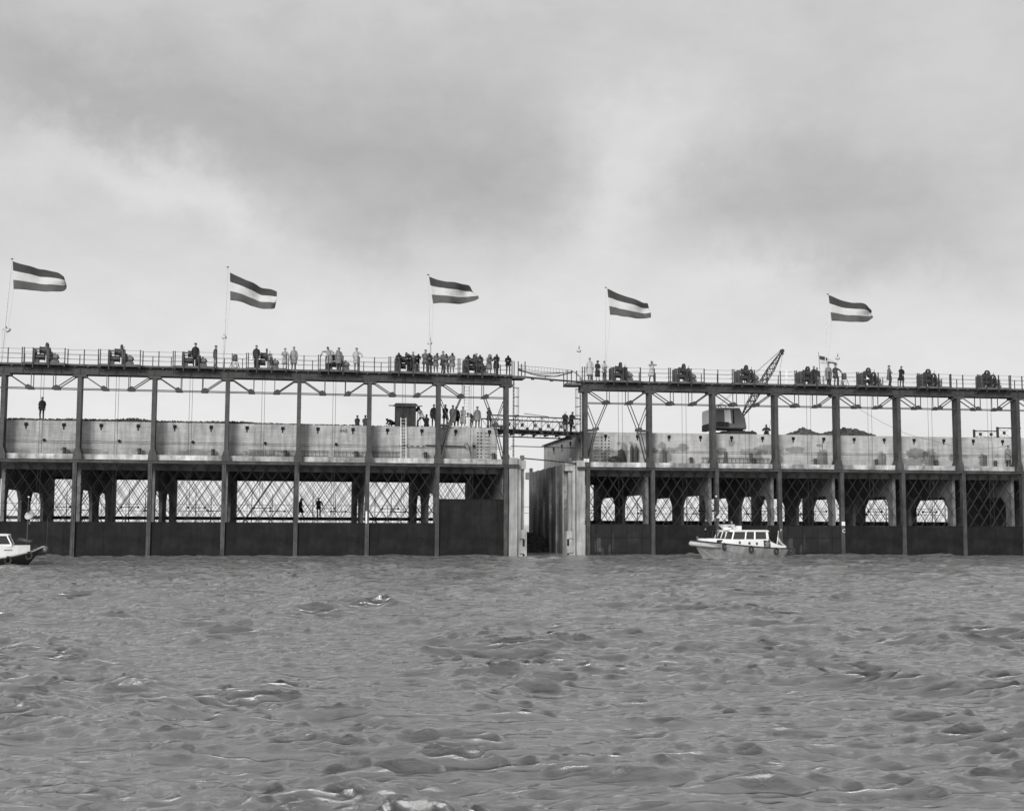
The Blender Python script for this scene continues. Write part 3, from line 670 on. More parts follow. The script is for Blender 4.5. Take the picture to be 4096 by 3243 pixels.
for g in 'LR':
    C = sorted(cols(g))
    for k in range(7):
        w_ = proto if first else copy_tree(proto); first = False
        s = C[k]+(1.95 if g == 'L' else 2.15)
        w_.location = at(g, s, .05, ZD+.012); w_.rotation_euler = (0, 0, GEO[g][1]); w_['label'] = 'geared winch '+WN[g][k]
# ------------------------------------------------------------ people
def head_bm(hair='short'):
    """head with brow, eye hollows, nose, mouth, chin and ears, facing -y, origin at the top of the neck"""
    bm = bmesh.new(); bmesh.ops.create_icosphere(bm, subdivisions=3, radius=1)
    for v in bm.verts:
        x, y, z = v.co; px, py, pz = x*.082, y*.102, z*.124
        if z < 0: px *= 1-.30*(-z)**1.5; py = py*(1-.12*(-z)) - .010*(-z)
        if y < -.2:
            d = (-y-.2)
            py -= .026*math.exp(-(x/.16)**2-((z+.08)/.17)**2)          # nose
            py -= .006*math.exp(-(x/.5)**2-((z-.22)/.10)**2)            # brow
            for sx_ in (-.36, .36): py += .012*math.exp(-((x-sx_)/.17)**2-((z-.06)/.10)**2)
            py += .005*math.exp(-(x/.26)**2-((z+.42)/.04)**2); py -= .004*math.exp(-(x/.22)**2-((z+.36)/.05)**2)-.0
            py -= .010*math.exp(-(x/.25)**2-((z+.85)/.18)**2)
        if abs(x) > .85 and abs(z) < .28 and -.1 < y < .3: px *= 1.17; py += .008
        v.co = (px, py, pz+.105)
    return bm
_head = head_bm(); _HV = [tuple(v.co) for v in _head.verts]; _HF = [tuple(v.index for v in f.verts) for f in _head.faces]
def ik(a, b, l1, l2, pole):
    a, b, pole = Vector(a), Vector(b), Vector(pole); d = b-a; L_ = min(d.length, (l1+l2)*.995); d.normalize(); b = a+d*L_
    x = (l1*l1-l2*l2+L_*L_)/(2*L_); h = math.sqrt(max(l1*l1-x*x, 0)); p = pole-d*pole.dot(d)
    if p.length < 1e-5: p = Vector((0, 1, 0))
    return a+d*x+p.normalized()*h, b
HATS = {}
def person(loc, rz, pose='stand', label='', group=None, h=1.75, coat=.2, legs=.05, hem=.5, hat='hair', hatc=.03, female=False, yaw=0, hy=0, light=None, flip=False, feet=None):
    root = empty('person', label, 'person', loc, rz+R(yaw), group); root.scale = (h/1.75,)*3
    lean, hp, side, pz, py = 0, 5, 0, .93, 0
    wl, wr = (-.27, -.04, .83), (.27, -.04, .83); el, er = (-.5, .6, 0), (.5, .6, 0); fl, fr = (-.11, 0), (.12, -.05)
    if pose == 'pockets': wl, wr = (-.20, -.10, .90), (.20, -.10, .90); el, er = (-.6, 1, 0), (.6, 1, 0)
    elif pose == 'behind': wl, wr = (-.06, .17, .88), (.06, .17, .90); el, er = (-.7, .7, 0), (.7, .7, 0)
    elif pose == 'folded': wl, wr = (.10, -.21, 1.14), (-.12, -.20, 1.10); el, er = (-1, 0, -.4), (1, 0, -.4)
    elif pose == 'clasp': wl, wr = (-.04, -.27, 1.02), (.05, -.27, 1.0); el, er = (-1, .2, -.3), (1, .2, -.3); hp = 22
    elif pose == 'rail': lean, hp, py = 44, 38, .16; wl, wr = (-.07, -.50, 1.02), (.08, -.50, 1.02); el, er = (-.45, .25, -1), (.45, .25, -1)
    elif pose == 'rail2': lean, hp, py = 54, 34, .22; wl, wr = (.04, -.52, .98), (-.05, -.48, 1.0); el, er = (-.7, .2, -.7), (.7, .2, -.7)
    elif pose == 'rail3': lean, hp, side, py = 36, 42, 7, .10; wl, wr = (-.14, -.46, 1.04), (.05, -.48, 1.04); el, er = (-.5, .3, -1), (.4, .2, -1)
    elif pose == 'reach': lean, hp, side = 14, 25, -14; wl, wr = (-.62, -.25, 1.08), (.16, -.32, 1.1); el, er = (-.2, 0, 1), (1, 0, -.5); fl, fr = (-.16, 0), (.16, .05)
    elif pose == 'handrail': wl, wr = (-.2, -.12, .93), (.40, -.30, 1.08); el, er = (-1, .4, 0), (1, .6, 0)
    elif pose == 'photo': hp = 0; wl, wr = (-.09, -.20, 1.50), (.10, -.20, 1.50); el, er = (-1, 0, -.55), (1, 0, -.55); fl, fr = (-.20, 0), (.20, .05)
    elif pose == 'walk': fl, fr = (-.08, -.32), (.09, .30); wl, wr = (-.24, .18, .9), (.24, -.24, .95); pz = .90; lean = 6
    elif pose == 'film': lean, hp = 22, 5; wl, wr = (-.10, -.42, 1.42), (.12, -.38, 1.32); el, er = (-.8, .2, -.6), (.8, .2, -.6); fl, fr = (-.10, -.30), (.12, .42); pz = .84
    elif pose == 'crouch': lean, hp, pz, py = 62, 20, .46, .12; wl, wr = (-.2, -.5, .45), (.2, -.5, .42); fl, fr = (-.14, -.12), (.14, .0)
    elif pose == 'sit': lean, hp, pz, py = 30, 10, .42, .15; wl, wr = (-.18, -.42, .62), (.18, -.40, .62); fl, fr = (-.14, -.38), (.14, -.34)
    elif pose == 'hold': wl, wr = (-.06, -.30, 1.12), (.32, -.34, 1.05); el, er = (-1, .2, -.3), (.6, .6, -.3); hp = 15
    elif pose == 'waitcross': lean, hp, py = 26, 12, .08; el, er = (-.5, .2, -1), (.5, .2, -1); wl, wr = (-.08, -.44, 1.08), (.1, -.44, 1.08); fl, fr = (-.06, .30), (.10, .05)
    if flip:
        m_ = lambda p: (-p[0],)+tuple(p[1:]); wl, wr = m_(wr), m_(wl); el, er = m_(er), m_(el); fl, fr = m_(fr), m_(fl); side = -side
    if feet: fl, fr = feet
    Rt = Matrix.Rotation(R(side), 3, 'Y') @ Matrix.Rotation(R(lean), 3, 'X')   # +X turn brings the chest forward (-y)
    Rt = Matrix.Rotation(R(side), 3, 'Y') @ Matrix.Rotation(R(lean), 3, 'X')
    pel = Vector((0, py, pz)); f = .92 if female else 1.0
    U = lambda x, y, z: pel + Rt @ Vector((x*f, y, z))
    waist, chest, neck = U(0, 0, .17), U(0, .01, .38), U(0, .0, .55)
    Hr = Rt @ Matrix.Rotation(R(hy), 3, 'Z') @ Matrix.Rotation(R(hp), 3, 'X')
    ntop = neck + Rt @ Vector((0, -.012, .035))
    V = [pel, waist, chest, neck, ntop + Hr @ Vector((0, 0, .05))]; Rad = [(.15, .12), (.135, .105), (.165, .115), (.07, .07), (.055, .055)]; E_ = [(0, 1), (1, 2), (2, 3), (3, 4)]; seg = [(0, 1, 1), (1, 2, 1), (2, 3, 1), (3, 4, 0)]
    SHs, hands = [], []
    for sgn, wt, ep in ((-1, wl, el), (1, wr, er)):
        sh = U(sgn*.175, .0, .49); elb, wri = ik(sh, wt, .285, .26, ep); o = len(V)
        V += [U(sgn*.09, .0, .46), sh, elb, wri]; Rad += [(.08, .07), (.062, .06), (.045, .045), (.03, .026)]; E_ += [(2, o), (o, o+1), (o+1, o+2), (o+2, o+3)]; seg += [(o, o+1, 1), (o+1, o+2, 1), (o+2, o+3, 1)]
        d = (wri-elb).normalized(); inw = Vector((-sgn, 0, 0)); lat = d.cross(Vector((0, 1, 0)));  lat = lat.normalized() if lat.length > .2 else Vector((1, 0, 0)); nrm = d.cross(lat).normalized()
        if nrm.dot(inw+Vector((0, 0, -.3))) < 0: nrm = -nrm
        pm = wri+d*.045; V.append(pm); Rad.append((.034, .018)); E_.append((o+3, o+4)); seg.append((o+3, o+4, 0))
        for q, (off, ln) in enumerate(((-.030, .070), (-.010, .080), (.011, .075), (.030, .058))):
            k1 = pm+d*.042+lat*off; k2 = k1+(d*.8+nrm*.55).normalized()*ln*.5; k3 = k2+(d*.35+nrm*.9).normalized()*ln*.5; b0 = len(V)
            V += [k1, k2, k3]; Rad += [(.010, .010), (.009, .009), (.0075, .0075)]; E_ += [(o+4, b0), (b0, b0+1), (b0+1, b0+2)]; seg += [(o+4, b0, 0), (b0, b0+1, 0), (b0+1, b0+2, 0)]
        tb = wri+d*.03-lat*.034*(1 if lat.y <= 0 else -1); b0 = len(V); V += [tb, tb+(d*.7+nrm*.5).normalized()*.035, tb+(d*.8+nrm*.7).normalized()*.06]; Rad += [(.012,)*2, (.010,)*2, (.009,)*2]
        E_ += [(o+3, b0), (b0, b0+1), (b0+1, b0+2)]; seg += [(o+3, b0, 0), (b0, b0+1, 0), (b0+1, b0+2, 0)]
        SHs.append((sh, elb, wri))
    for sgn, ft in ((-1, fl), (1, fr)):
        hip = pel+Vector((sgn*.095, 0, -.03)); kn, an = ik(hip, (ft[0], ft[1], .085), .43, .415, (sgn*.12, -1, 0)); o = len(V)
        V += [hip, kn, an, an+Vector((sgn*.02, -.10, -.045)), an+Vector((sgn*.03, -.17, -.055)), an+Vector((0, .05, -.045))]
        Rad += [(.098, .095), (.068, .068), (.050, .05), (.042, .032), (.036, .024), (.036, .034)]; E_ += [(0, o), (o, o+1), (o+1, o+2), (o+2, o+3), (o+3, o+4), (o+2, o+5)]
        seg += [(0, o, 1), (o, o+1, 2), (o+1, o+2, 2), (o+2, o+3, 3), (o+3, o+4, 3), (o+2, o+5, 3)]
    me = bpy.data.meshes.new('body'); me.from_pydata([tuple(v) for v in V], E_, []); ob = bpy.data.objects.new('body', me); COL.objects.link(ob)
    md = ob.modifiers.new('s', 'SKIN'); md.use_smooth_shade = True
    for i, sv in enumerate(me.skin_vertices[0].data): sv.radius = Rad[i]; sv.use_root = (i == 0)
    ss = ob.modifiers.new('u', 'SUBSURF'); ss.levels = 1; ss.render_levels = 1
    dg = bpy.context.evaluated_depsgraph_get(); ev = ob.evaluated_get(dg); m2 = bpy.data.meshes.new_from_object(ev)
    ob.modifiers.clear(); ob.data = m2; bpy.data.meshes.remove(me)
    bare = female
    mats = [skin_m(), grey(coat), grey(.30 if (bare and hem) else legs), grey(.02, .5)]
    # region of each face by its nearest bone
    n = len(m2.polygons); cen = np.zeros(n*3); m2.polygons.foreach_get('center', cen); cen = cen.reshape(-1, 3)
    best = np.full(n, 9e9); reg = np.zeros(n, int)
    for a, b, r_ in seg:
        A, B = np.array(V[a]), np.array(V[b]); d = B-A; L2 = max(d@d, 1e-9); tt = np.clip(((cen-A)@d)/L2, 0, 1); ds = np.linalg.norm(cen-A-tt[:, None]*d, axis=1)
        rr_ = (sum(Rad[a])+sum(Rad[b]))/4; ds = ds/rr_; k = ds < best; best[k] = ds[k]; reg[k] = r_
    bm = bmesh.new(); bm.from_mesh(m2); bm.faces.ensure_lookup_table()
    nreg = len(bm.faces)
    nv = [bm.verts.new(ntop + Hr @ Vector(p)) for p in _HV]
    for f_ in _HF:
        q = bm.faces.new([nv[i] for i in f_]); q.material_index = 0; q.smooth = True
    bm.to_mesh(m2); bm.free(); m2.materials.clear()
    for q in mats: m2.materials.append(q)
    m2.polygons.foreach_set('material_index', np.concatenate([reg, np.zeros(len(m2.polygons)-len(reg), int)]).astype(np.int32)); m2.update()
    m2.name = 'body'; ob.name = 'body'; ob.parent = root
    # garment: shoulders, chest, waist, then hanging to the hem, with sleeves
    if hem:
        mb = MB(); ns_ = 16
        def ring(c, ax_, ay_, Mr=None, fx=1.0):
            out_ = []
            for k in range(ns_):
                a = 2*math.pi*k/ns_; x_ = math.copysign(abs(math.cos(a))**.92, math.cos(a))*ax_*f*fx; y_ = math.copysign(abs(math.sin(a))**.9, math.sin(a))*ay_
                p = Vector((x_, y_, 0)); out_.append(c+((Mr or Rt) @ p))
            return out_
        rg = [ring(U(0, 0, .585), .062, .06), ring(U(0, 0, .555), .105, .078), ring(U(0, .0, .50), .178, .098), ring(U(0, 0, .38), .192, .135), ring(U(0, 0, .2), .172, .135), ring(U(0, 0, .06), .19, .15)]
        bot = pel+Vector((0, (fl[1]+fr[1])*.25, 0)); I3 = Matrix.Rotation(R(lean*.35), 3, 'X'); tw = random.Random(int(abs(loc[0]*997)))
        spread = max(.0, abs(fl[0]-fr[0])-.24)*.5+abs(fl[1]-fr[1])*.0
        zs = np.linspace(pz-.06, max(hem, .25), 4)
        for i, z_ in enumerate(zs):
            e = (i+1)/4; rgx = ring(Vector((bot.x, bot.y*(1-.25*e)-(.0), z_)), .205+.05*e+spread*e, .165+.045*e+abs(fl[1]-fr[1])*.25*e, I3)
            if i == 3: rgx = [p+Vector((0, 0, tw.uniform(-.02, .02))) for p in rgx]
            rg.append(rgx)
        if pose in ('crouch', 'sit'): rg = rg[:6]
        mb.rings(rg)
        for sh, elb, wri in SHs:
            nin = (U(0, 0, .44)-sh)*.22; mb.tube([sh+nin, sh*.8+elb*.2+nin*.15, sh*.5+elb*.5, elb, elb*.35+wri*.65, wri], [.05, .072, .070, .062, .056, .05], 10)
        if hat != 'none': mb.tube([U(-.07, -.10, .52), U(0, -.12, .44), U(.07, -.10, .52)], .022, 5)   # collar
        mb.build('coat' if hem < .75 else 'jacket', grey(coat), root, smooth=True)
    # hair or hat
    def H(r_, z_, ax_=1.0, ay_=1.0, dy=0, n=14, tilt=0): return [ntop + Hr @ Vector((math.cos(2*math.pi*k/n)*r_*ax_, math.sin(2*math.pi*k/n)*r_*ay_*1.2+dy, z_+tilt*math.sin(2*math.pi*k/n))) for k in range(n)]
    mb = MB(); nm = 'hair'
    if hat == 'hair': mb.rings([H(.070, .10, dy=.035), H(.086, .13, dy=.022), H(.085, .18, dy=.012), H(.066, .222, dy=.006), H(.03, .24, dy=.004)])
    elif hat == 'bob': mb.rings([H(.07, .03, dy=.045), H(.095, .07, dy=.04), H(.102, .14, dy=.018), H(.098, .19, dy=.01), H(.07, .235), H(.03, .25)])
    elif hat == 'beret': nm = 'hat'; mb.rings([H(.082, .165, dy=.0), H(.105, .185, dy=.01), H(.110, .21, dy=.012), H(.07, .235), H(.02, .24)])
    elif hat == 'cap': nm = 'hat'; mb.rings([H(.082, .165), H(.098, .20, dy=.0), H(.085, .225), H(.04, .24)]); mb.rings([H(.075, .170, dy=-.07, ay_=.7), H(.075, .182, dy=-.07, ay_=.7)])
    elif hat == 'police': nm = 'hat'; mb.rings([H(.080, .155), H(.083, .19), H(.118, .225, dy=-.005, tilt=-.012), H(.112, .245, dy=0, tilt=-.014), H(.03, .255)]); mb.rings([H(.070, .158, dy=-.075, ay_=.6), H(.07, .168, dy=-.07, ay_=.6)])
    elif hat == 'fedora': nm = 'hat'; mb.rings([H(.145, .168), H(.150, .176), H(.084, .184), H(.080, .24), H(.068, .262), H(.025, .250)])
    elif hat == 'helmet': nm = 'hat'; mb.rings([H(.125, .150, dy=-.01), H(.118, .16), H(.108, .20), H(.08, .245), H(.03, .262)])
    elif hat == 'hood': nm = 'hood'; mb.rings([H(.085, .0, dy=.05), H(.105, .08, dy=.035), H(.106, .16, dy=.02), H(.08, .23), H(.03, .255)])
    if mb.v: mb.build(nm, grey(hatc), root, smooth=True)
    if pose == 'photo':
        mb = MB(); c = ntop+Hr @ Vector((0, -.15, .10)); mb.box((c.x-.06, c.y-.03, c.z-.035), (c.x+.06, c.y+.03, c.z+.04)); mb.lathe([(.028, -.07), (.03, 0)], (c.x, c.y-.01, c.z), 'y', 10)
        cam_ = mb.build('hand_camera', MT['dark']); cam_.matrix_world = root.matrix_basis.copy(); tag(cam_, 'small dark camera held to the face of the man in pale raincoat', 'camera')
    return root
GL, GR_ = 'spectators on the left gantry deck', 'people on the right gantry deck'
HU = 'spectators bent over the rail of the left gantry'
LT = 'people standing on top of the left caisson'
def pp(g, px, t, z, **k):
    kz = {'L': GEO['L'][1], 'R': GEO['R'][1]}[g]; py = {'L': 1440, 'R': 1500}[g] if z > 12 else (1700 if z > 8 else 2000)
    return person(at(g, sx(g, px, py, t), t, z), kz, **k)
ZW = ZD+.005; ZPf = ZD+.02
# left gantry
pp('L', 781, -.1, ZW, pose='stand', coat=.022, legs=.02, hem=.72, hat='police', hatc=.02, h=1.80, group=GL, label='tall man in dark uniform and peaked cap standing before a winch')
pp('L', 862, .3, ZW, pose='behind', coat=.085, legs=.085, hem=0, hat='hair', hatc=.02, h=1.74, yaw=62, hy=20, group=GL, feet=((-.1, -.16), (.1, .14)), label='man in grey overalls seen from the side left of the second flagpole')
pp('L', 1025, -.1, ZW, pose='pockets', coat=.03, legs=.10, hem=.80, hat='hair', hatc=.012, h=1.78, hy=-25, group=GL, label='man in short dark jacket and grey trousers beside the fourth winch')
pp('L', 1139, -.1, ZW, pose='hold', coat=.26, legs=.3, hem=.42, hat='beret', hatc=.14, h=1.62, female=True, hy=30, group=GL, label='woman in pale coat and small hat beside the tall man in a trench coat')
pp('L', 1175, .1, ZW, pose='stand', coat=.22, legs=.04, hem=.46, hat='cap', hatc=.22, h=1.78, group=GL, label='tall man in belted trench coat right of the woman in pale coat')
pp('L', 1319, -.15, ZPf, pose='reach', coat=.24, legs=.05, hem=.50, hat='hair', hatc=.03, h=1.82, group=GL, label='man in pale raincoat leaning sideways with one hand on the rail')
pp('L', 1355, -.15, ZPf, pose='stand', coat=.15, legs=.05, hem=.50, hat='fedora', hatc=.13, h=1.74, group=GL, label='man in grey overcoat and brimmed felt hat next to the leaning man')
pp('L', 1426, -.15, ZW, pose='handrail', coat=.30, legs=.08, hem=.55, hat='beret', hatc=.04, h=1.78, group=GL, label='man in light raincoat and beret with his hand on a railing post')
BH = [(1595, 'rail', .04, .07, .70, 'hair', .02, 'dark coat, arms on the rail, leftmost of the huddle'), (1636, 'rail2', .018, .03, .66, 'cap', .03, 'black jacket and flat cap, second from the left in the huddle'),
      (1670, 'rail2', .016, .09, .78, 'hair', .015, 'black jacket with grey trousers, head right down, in the huddle'), (1719, 'rail', .045, .04, .60, 'hair', .03, 'dark coat next to the upright man in a cap'),
      (1743, 'rail3', .12, .05, .50, 'hair', .015, 'grey coat right of the third flagpole, forearms folded on the rail'), (1784, 'rail', .11, .05, .62, 'hair', .012, 'grey coat bent forward in front of the man with white shirt'),
      (1808, 'rail3', .15, .10, .48, 'hair', .012, 'pale grey coat hanging open, rightmost of the first huddle'), (1870, 'rail2', .05, .04, .50, 'hair', .02, 'dark coat leaning left of the last winch'),
      (1922, 'rail', .06, .03, .62, 'cap', .05, 'dark jacket leaning right of the last winch'), (1957, 'rail', .15, .12, .40, 'fedora', .14, 'grey overcoat and brimmed hat leaning on the rail'),
      (1985, 'rail3', .03, .03, .48, 'hair', .05, 'black overcoat beside the leaning man in brimmed hat'), (2033, 'rail', .02, .025, .74, 'hair', .015, 'black jacket and trousers, alone at the very end by the gap')]
for i, (px, po, c_, l_, hm_, ht, hc, lb) in enumerate(BH):
    pp('L', px, -.18 if px != 2033 else .1, ZPf, pose=po, coat=c_, legs=l_, hem=hm_, hat=ht, hatc=hc, h=1.70+.02*(i % 4), group=HU, yaw=random.uniform(-14, 14), flip=i % 2 == 1, label='man in '+lb)
pp('L', 1701, .1, ZW, pose='hold', coat=.11, legs=.03, hem=.72, hat='cap', hatc=.03, h=1.82, hy=25, group=GL, label='upright man in grey jacket and flat cap standing in the huddle')
pp('L', 1772, .45, ZW, pose='pockets', coat=.10, legs=.05, hem=.66, hat='hair', hatc=.05, h=1.80, hy=20, yaw=25, group=GL, label='upright man in open grey jacket and white shirt behind two leaning men')
pp('L', 1905, .5, ZW, pose='stand', coat=.06, legs=.04, hem=.6, hat='fedora', hatc=.3, h=1.70, group=GL, label='man in pale hat half hidden behind the last winch of the left gantry')
pp('L', 1652, .6, ZW, pose='stand', coat=.10, legs=.04, hem=.6, hat='cap', hatc=.35, h=1.72, group=GL, label='man in light cap half hidden behind the black-jacketed pair')
# on top of the left caisson
pp('L', 166, 3.0, ZP+.1, pose='pockets', coat=.025, legs=.02, hem=.80, hat='hair', hatc=.02, h=1.80, hy=-20, group=LT, label='lone man in dark jacket standing on the earth at far left')
pp('L', 1429, 8.0, ZP-.35, pose='behind', coat=.07, legs=.05, hem=.75, hat='cap', hatc=.05, h=1.72, group=LT, label='man in dark jacket and cap, left of a pair seen beyond the wall top')
pp('L', 1461, 8.0, ZP-.35, pose='clasp', coat=.12, legs=.05, hem=.75, hat='cap', hatc=.10, h=1.74, group=LT, label='man in mottled jacket and cap, right of a pair beyond the wall top')
pp('L', 1570, 3.2, ZP-.1, pose='crouch', coat=.03, legs=.03, hem=.8, hat='hair', hatc=.02, h=1.72, yaw=-60, group=LT, label='man in dark clothes crouching low left of the wooden shed')
pp('L', 1688, 2.6, ZP+.05, pose='film', coat=.35, legs=.025, hem=.78, hat='hair', hatc=.05, h=1.78, yaw=-72, group=LT, label='cameraman in white jacket bending to the film camera beside the shed')
pp('L', 1706, 4.5, ZP-.5, pose='behind', coat=.15, legs=.06, hem=.78, hat='hair', hatc=.03, h=1.76, hy=-20, group=LT, label='man in grey jacket behind the cameraman, seen from the waist up')
pp('L', 1735, 2.4, ZP+.05, pose='stand', coat=.018, legs=.02, hem=.68, hat='hair', hatc=.02, h=1.84, group=LT, label='tall man in black suit and white shirt left of the column')
pp('L', 1748, 3.4, ZP+.05, pose='stand', coat=.10, legs=.03, hem=.6, hat='hair', hatc=.03, h=1.84, group=LT, label='man in grey coat mostly hidden by the sixth upright of the gantry')
pp('L', 1781, 2.4, ZP+.05, pose='behind', coat=.02, legs=.025, hem=.70, hat='hair', hatc=.05, h=1.84, hy=20, group=LT, label='tall man in black suit just right of the column')
pp('L', 1811, 2.6, ZP+.05, pose='pockets', coat=.22, legs=.05, hem=.42, hat='hair', hatc=.03, h=1.82, group=LT, label='man in long pale coat behind the crossing brace')
pp('L', 1825, 3.6, ZP+.05, pose='stand', coat=.03, legs=.03, hem=.6, hat='hair', hatc=.05, h=1.82, group=LT, label='man in dark suit and white shirt between two pale coats')
pp('L', 1852, 2.6, ZP+.05, pose='folded', coat=.20, legs=.06, hem=.36, hat='hair', hatc=.05, h=1.72, group=LT, label='person in long loose pale coat left of the upright ladder')
pp('L', 1884, 2.7, ZP+.05, pose='rail2', coat=.15, legs=.05, hem=.7, hat='cap', hatc=.03, h=1.60, yaw=-50, group=LT, label='man in flat cap stooping beside the upright ladder')
pp('L', 1909, 2.2, ZP+.0, pose='stand', coat=.19, legs=.02, hem=.62, hat='beret', hatc=.02, h=1.76, group=LT, label='man in light jacket, beret and tie near the caisson end')
pp('L', 1956, 2.2, ZP-.0, pose='folded', coat=.03, legs=.05, hem=.70, hat='hood', hatc=.05, h=1.70, group=LT, label='man in dark coat behind the crossed braces at the footbridge end')
# inside, on the rear walkway
pp('L', 1275, 22.1, 3.23, pose='hold', coat=.012, legs=.012, hem=.78, hat='hair', hatc=.01, h=1.84, yaw=10, label='man standing inside the opening on the rear walkway, black against the sky')
pp('L', 1201, 22.1, 3.23, pose='walk', coat=.012, legs=.012, hem=.45, hat='hair', hatc=.01, h=1.8, yaw=70, label='man in long coat half hidden behind a guide post on the rear walkway')
# on the footbridge
for px, hc, lb, ht, c_, yw in ((2260, .5, 'man in dark coat and white helmet leaning on the footbridge rail', 'helmet', .03, -8), (2286, .03, 'bareheaded man in dark jacket leaning on the footbridge rail', 'hair', .025, 8)):
    s_ = sx('R', px, 1690, 2.0); person(at('R', s_, 2.0, 10.32), GEO['R'][1], pose='waitcross', coat=c_, legs=.03, hem=.62, hat=ht, hatc=hc, h=1.72, yaw=yw, hy=yw*2, group='two men leaning on the footbridge rail', label=lb, flip=px == 2286)
# right gantry
pp('R', 2359, -.1, ZW, pose='stand', coat=.34, legs=.04, hem=.40, hat='hair', hatc=.04, h=1.86, group=GR_, label='tall man in long pale raincoat at the gap end of the right gantry')
pp('R', 2390, .0, ZW, pose='clasp', coat=.028, legs=.2, hem=.36, hat='bob', hatc=.02, h=1.66, female=True, hy=30, group=GR_, label='dark-haired woman in black coat beside the tall man in pale raincoat')
pp('R', 2417, .0, ZW, pose='clasp', coat=.34, legs=.05, hem=.74, hat='hair', hatc=.025, h=1.64, group=GR_, label='person in white jacket looking down at the foot of the fourth flagpole')
pp('R', 2607, .0, ZW, pose='photo', coat=.32, legs=.03, hem=.50, hat='hair', hatc=.02, h=1.72, group=GR_, label='man in pale raincoat holding a camera to his face')
pp('R', 3256, 1.3, ZW, pose='stand', coat=.03, legs=.03, hem=.6, hat='hair', hatc=.03, h=1.76, group=GR_, label='man in dark coat behind the winch by the leaning boards')
pp('R', 3268, 1.5, ZW, pose='stand', coat=.045, legs=.03, hem=.6, hat='hair', hatc=.05, h=1.68, hy=-20, group=GR_, label='shorter man in dark coat close behind another at the winch')
pp('R', 3314, -.05, ZW, pose='stand', coat=.16, legs=.03, hem=.46, hat='hair', hatc=.06, h=1.80, hy=10, group=GR_, label='man in grey raincoat by the foot of the fifth flagpole')
pp('R', 3342, -.05, ZW, pose='handrail', coat=.045, legs=.05, hem=.62, hat='hair', hatc=.03, h=1.76, yaw=8, hy=15, group=GR_, label='man in dark coat reaching towards the tripod stand')
pp('R', 3556, .0, ZW, pose='folded', coat=.11, legs=.05, hem=.56, hat='hair', hatc=.03, h=1.80, yaw=50, group=GR_, label='man in grey coat turned sideways with folded arms')
pp('R', 3605, .0, ZW, pose='clasp', coat=.018, legs=.06, hem=.55, hat='hair', hatc=.02, h=1.76, group=GR_, label='man in black coat with hands clasped, rightmost person on the deck')
pp('R', 4037, .8, 7.745, pose='clasp', coat=.17, legs=.02, hem=.50, hat='beret', hatc=.02, h=1.80, hy=20, label='man in belted raincoat and beret standing on the concrete ledge at right')
pp('R', 3008, 6.5, ZP-1.0, pose='stand', coat=.2, legs=.05, hem=.6, hat='hair', hatc=.03, h=1.72, label='man beyond the crane tracks of whom only the head shows')
pp('R', 3066, 5.0, ZP-.02, pose='sit', coat=.07, legs=.05, hem=.8, hat='hair', hatc=.03, h=1.75, yaw=-25, hy=-15, label='man in grey sweater sitting on the wall top right of the crane')
mb = MB(); mb.box((-.25, -.2, 0), (.25, .2, .33)); r_ = mb.build('crate', MT['plank']); r_.location = at('R', sx('R', 3066, 1720, 5.2), 5.25, ZP+.003); tag(r_, 'low wooden box under the sitting man beside the crane', 'crate')
# ------------------------------------------------------------ flags and their poles
def lerp_pts(pts, n):
    P_ = np.array(pts, float); d = np.r_[0, np.cumsum(np.linalg.norm(np.diff(P_, axis=0), axis=1))]; u = np.linspace(0, d[-1], n)
    a = np.stack([np.interp(u, d, P_[:, i]) for i in range(2)], 1)
    for _ in range(2): a[1:-1] = (a[:-2]+2*a[1:-1]+a[2:])/4
    return a
def flag(g, top, bot, label, group, t=.75, amp=.16, seed=0, bulge=3, quarter=False, folds=1):
    n, m_ = 34, 18; A = lerp_pts(top, n); B = lerp_pts(bot, n); rr = np.random.default_rng(seed); ph = rr.uniform(0, 6)
    base = at(g, S(g, *A[0], t)[0], t, S(g, *A[0], t)[1]); inv = Matrix.Rotation(-GEO[g][1], 3, 'Z')
    mb = MB(); vs = []
    for i in range(n):
        u = i/(n-1)
        for j in range(m_+1):
            v = j/m_; p = A[i]*(1-v)+B[i]*v; p = p+np.array([bulge*4*v*(1-v)*u**6, 0])
            dt = 1.7*amp*u**.7*math.sin(2*math.pi*(1.3*u+.35*v)+ph)+amp*.4*u*math.sin(2*math.pi*(3.1*u-.5*v)+ph*2)+.07*u*math.sin(9*v+ph+5*u)+.05*u*math.sin(17*u-6*v+seed)
            s_, z_ = S(g, p[0], p[1], t); q = inv @ (at(g, s_, t+dt, z_)-base); vs.append(tuple(q))
    fs = []; mi = []
    for i in range(n-1):
        for j in range(m_):
            a = i*(m_+1)+j; fs.append((a, a+1, a+m_+2, a+m_+1))
            mi.append(min(2, j*3//m_) if not quarter else ((0 if j < m_/2 else 1) if i < n*.42 else (1 if j < m_*.6 else 2)))
    mb.v = vs; mb.f = fs; mb.mi = mi
    o = mb.build('flag', [MT['red'], MT['flagwhite'], MT['blue']], None, smooth=True); o.location = base; o.rotation_euler = (0, 0, GEO[g][1])
    so = o.modifiers.new('t', 'SOLIDIFY'); so.thickness = .008
    tag(o, label, 'flag', group); return o
FG = 'striped flags flying above the gantries'
flag('L', [(51,1045),(75,1054),(100,1061),(130,1067),(155,1076),(175,1077),(205,1083),(230,1090),(248,1101),(258,1110)], [(54,1156),(100,1158),(145,1162),(185,1168),(235,1168),(258,1164),(265,1154)], 'broad three-striped flag streaming at the far left, its fly end rounded', FG, seed=1)
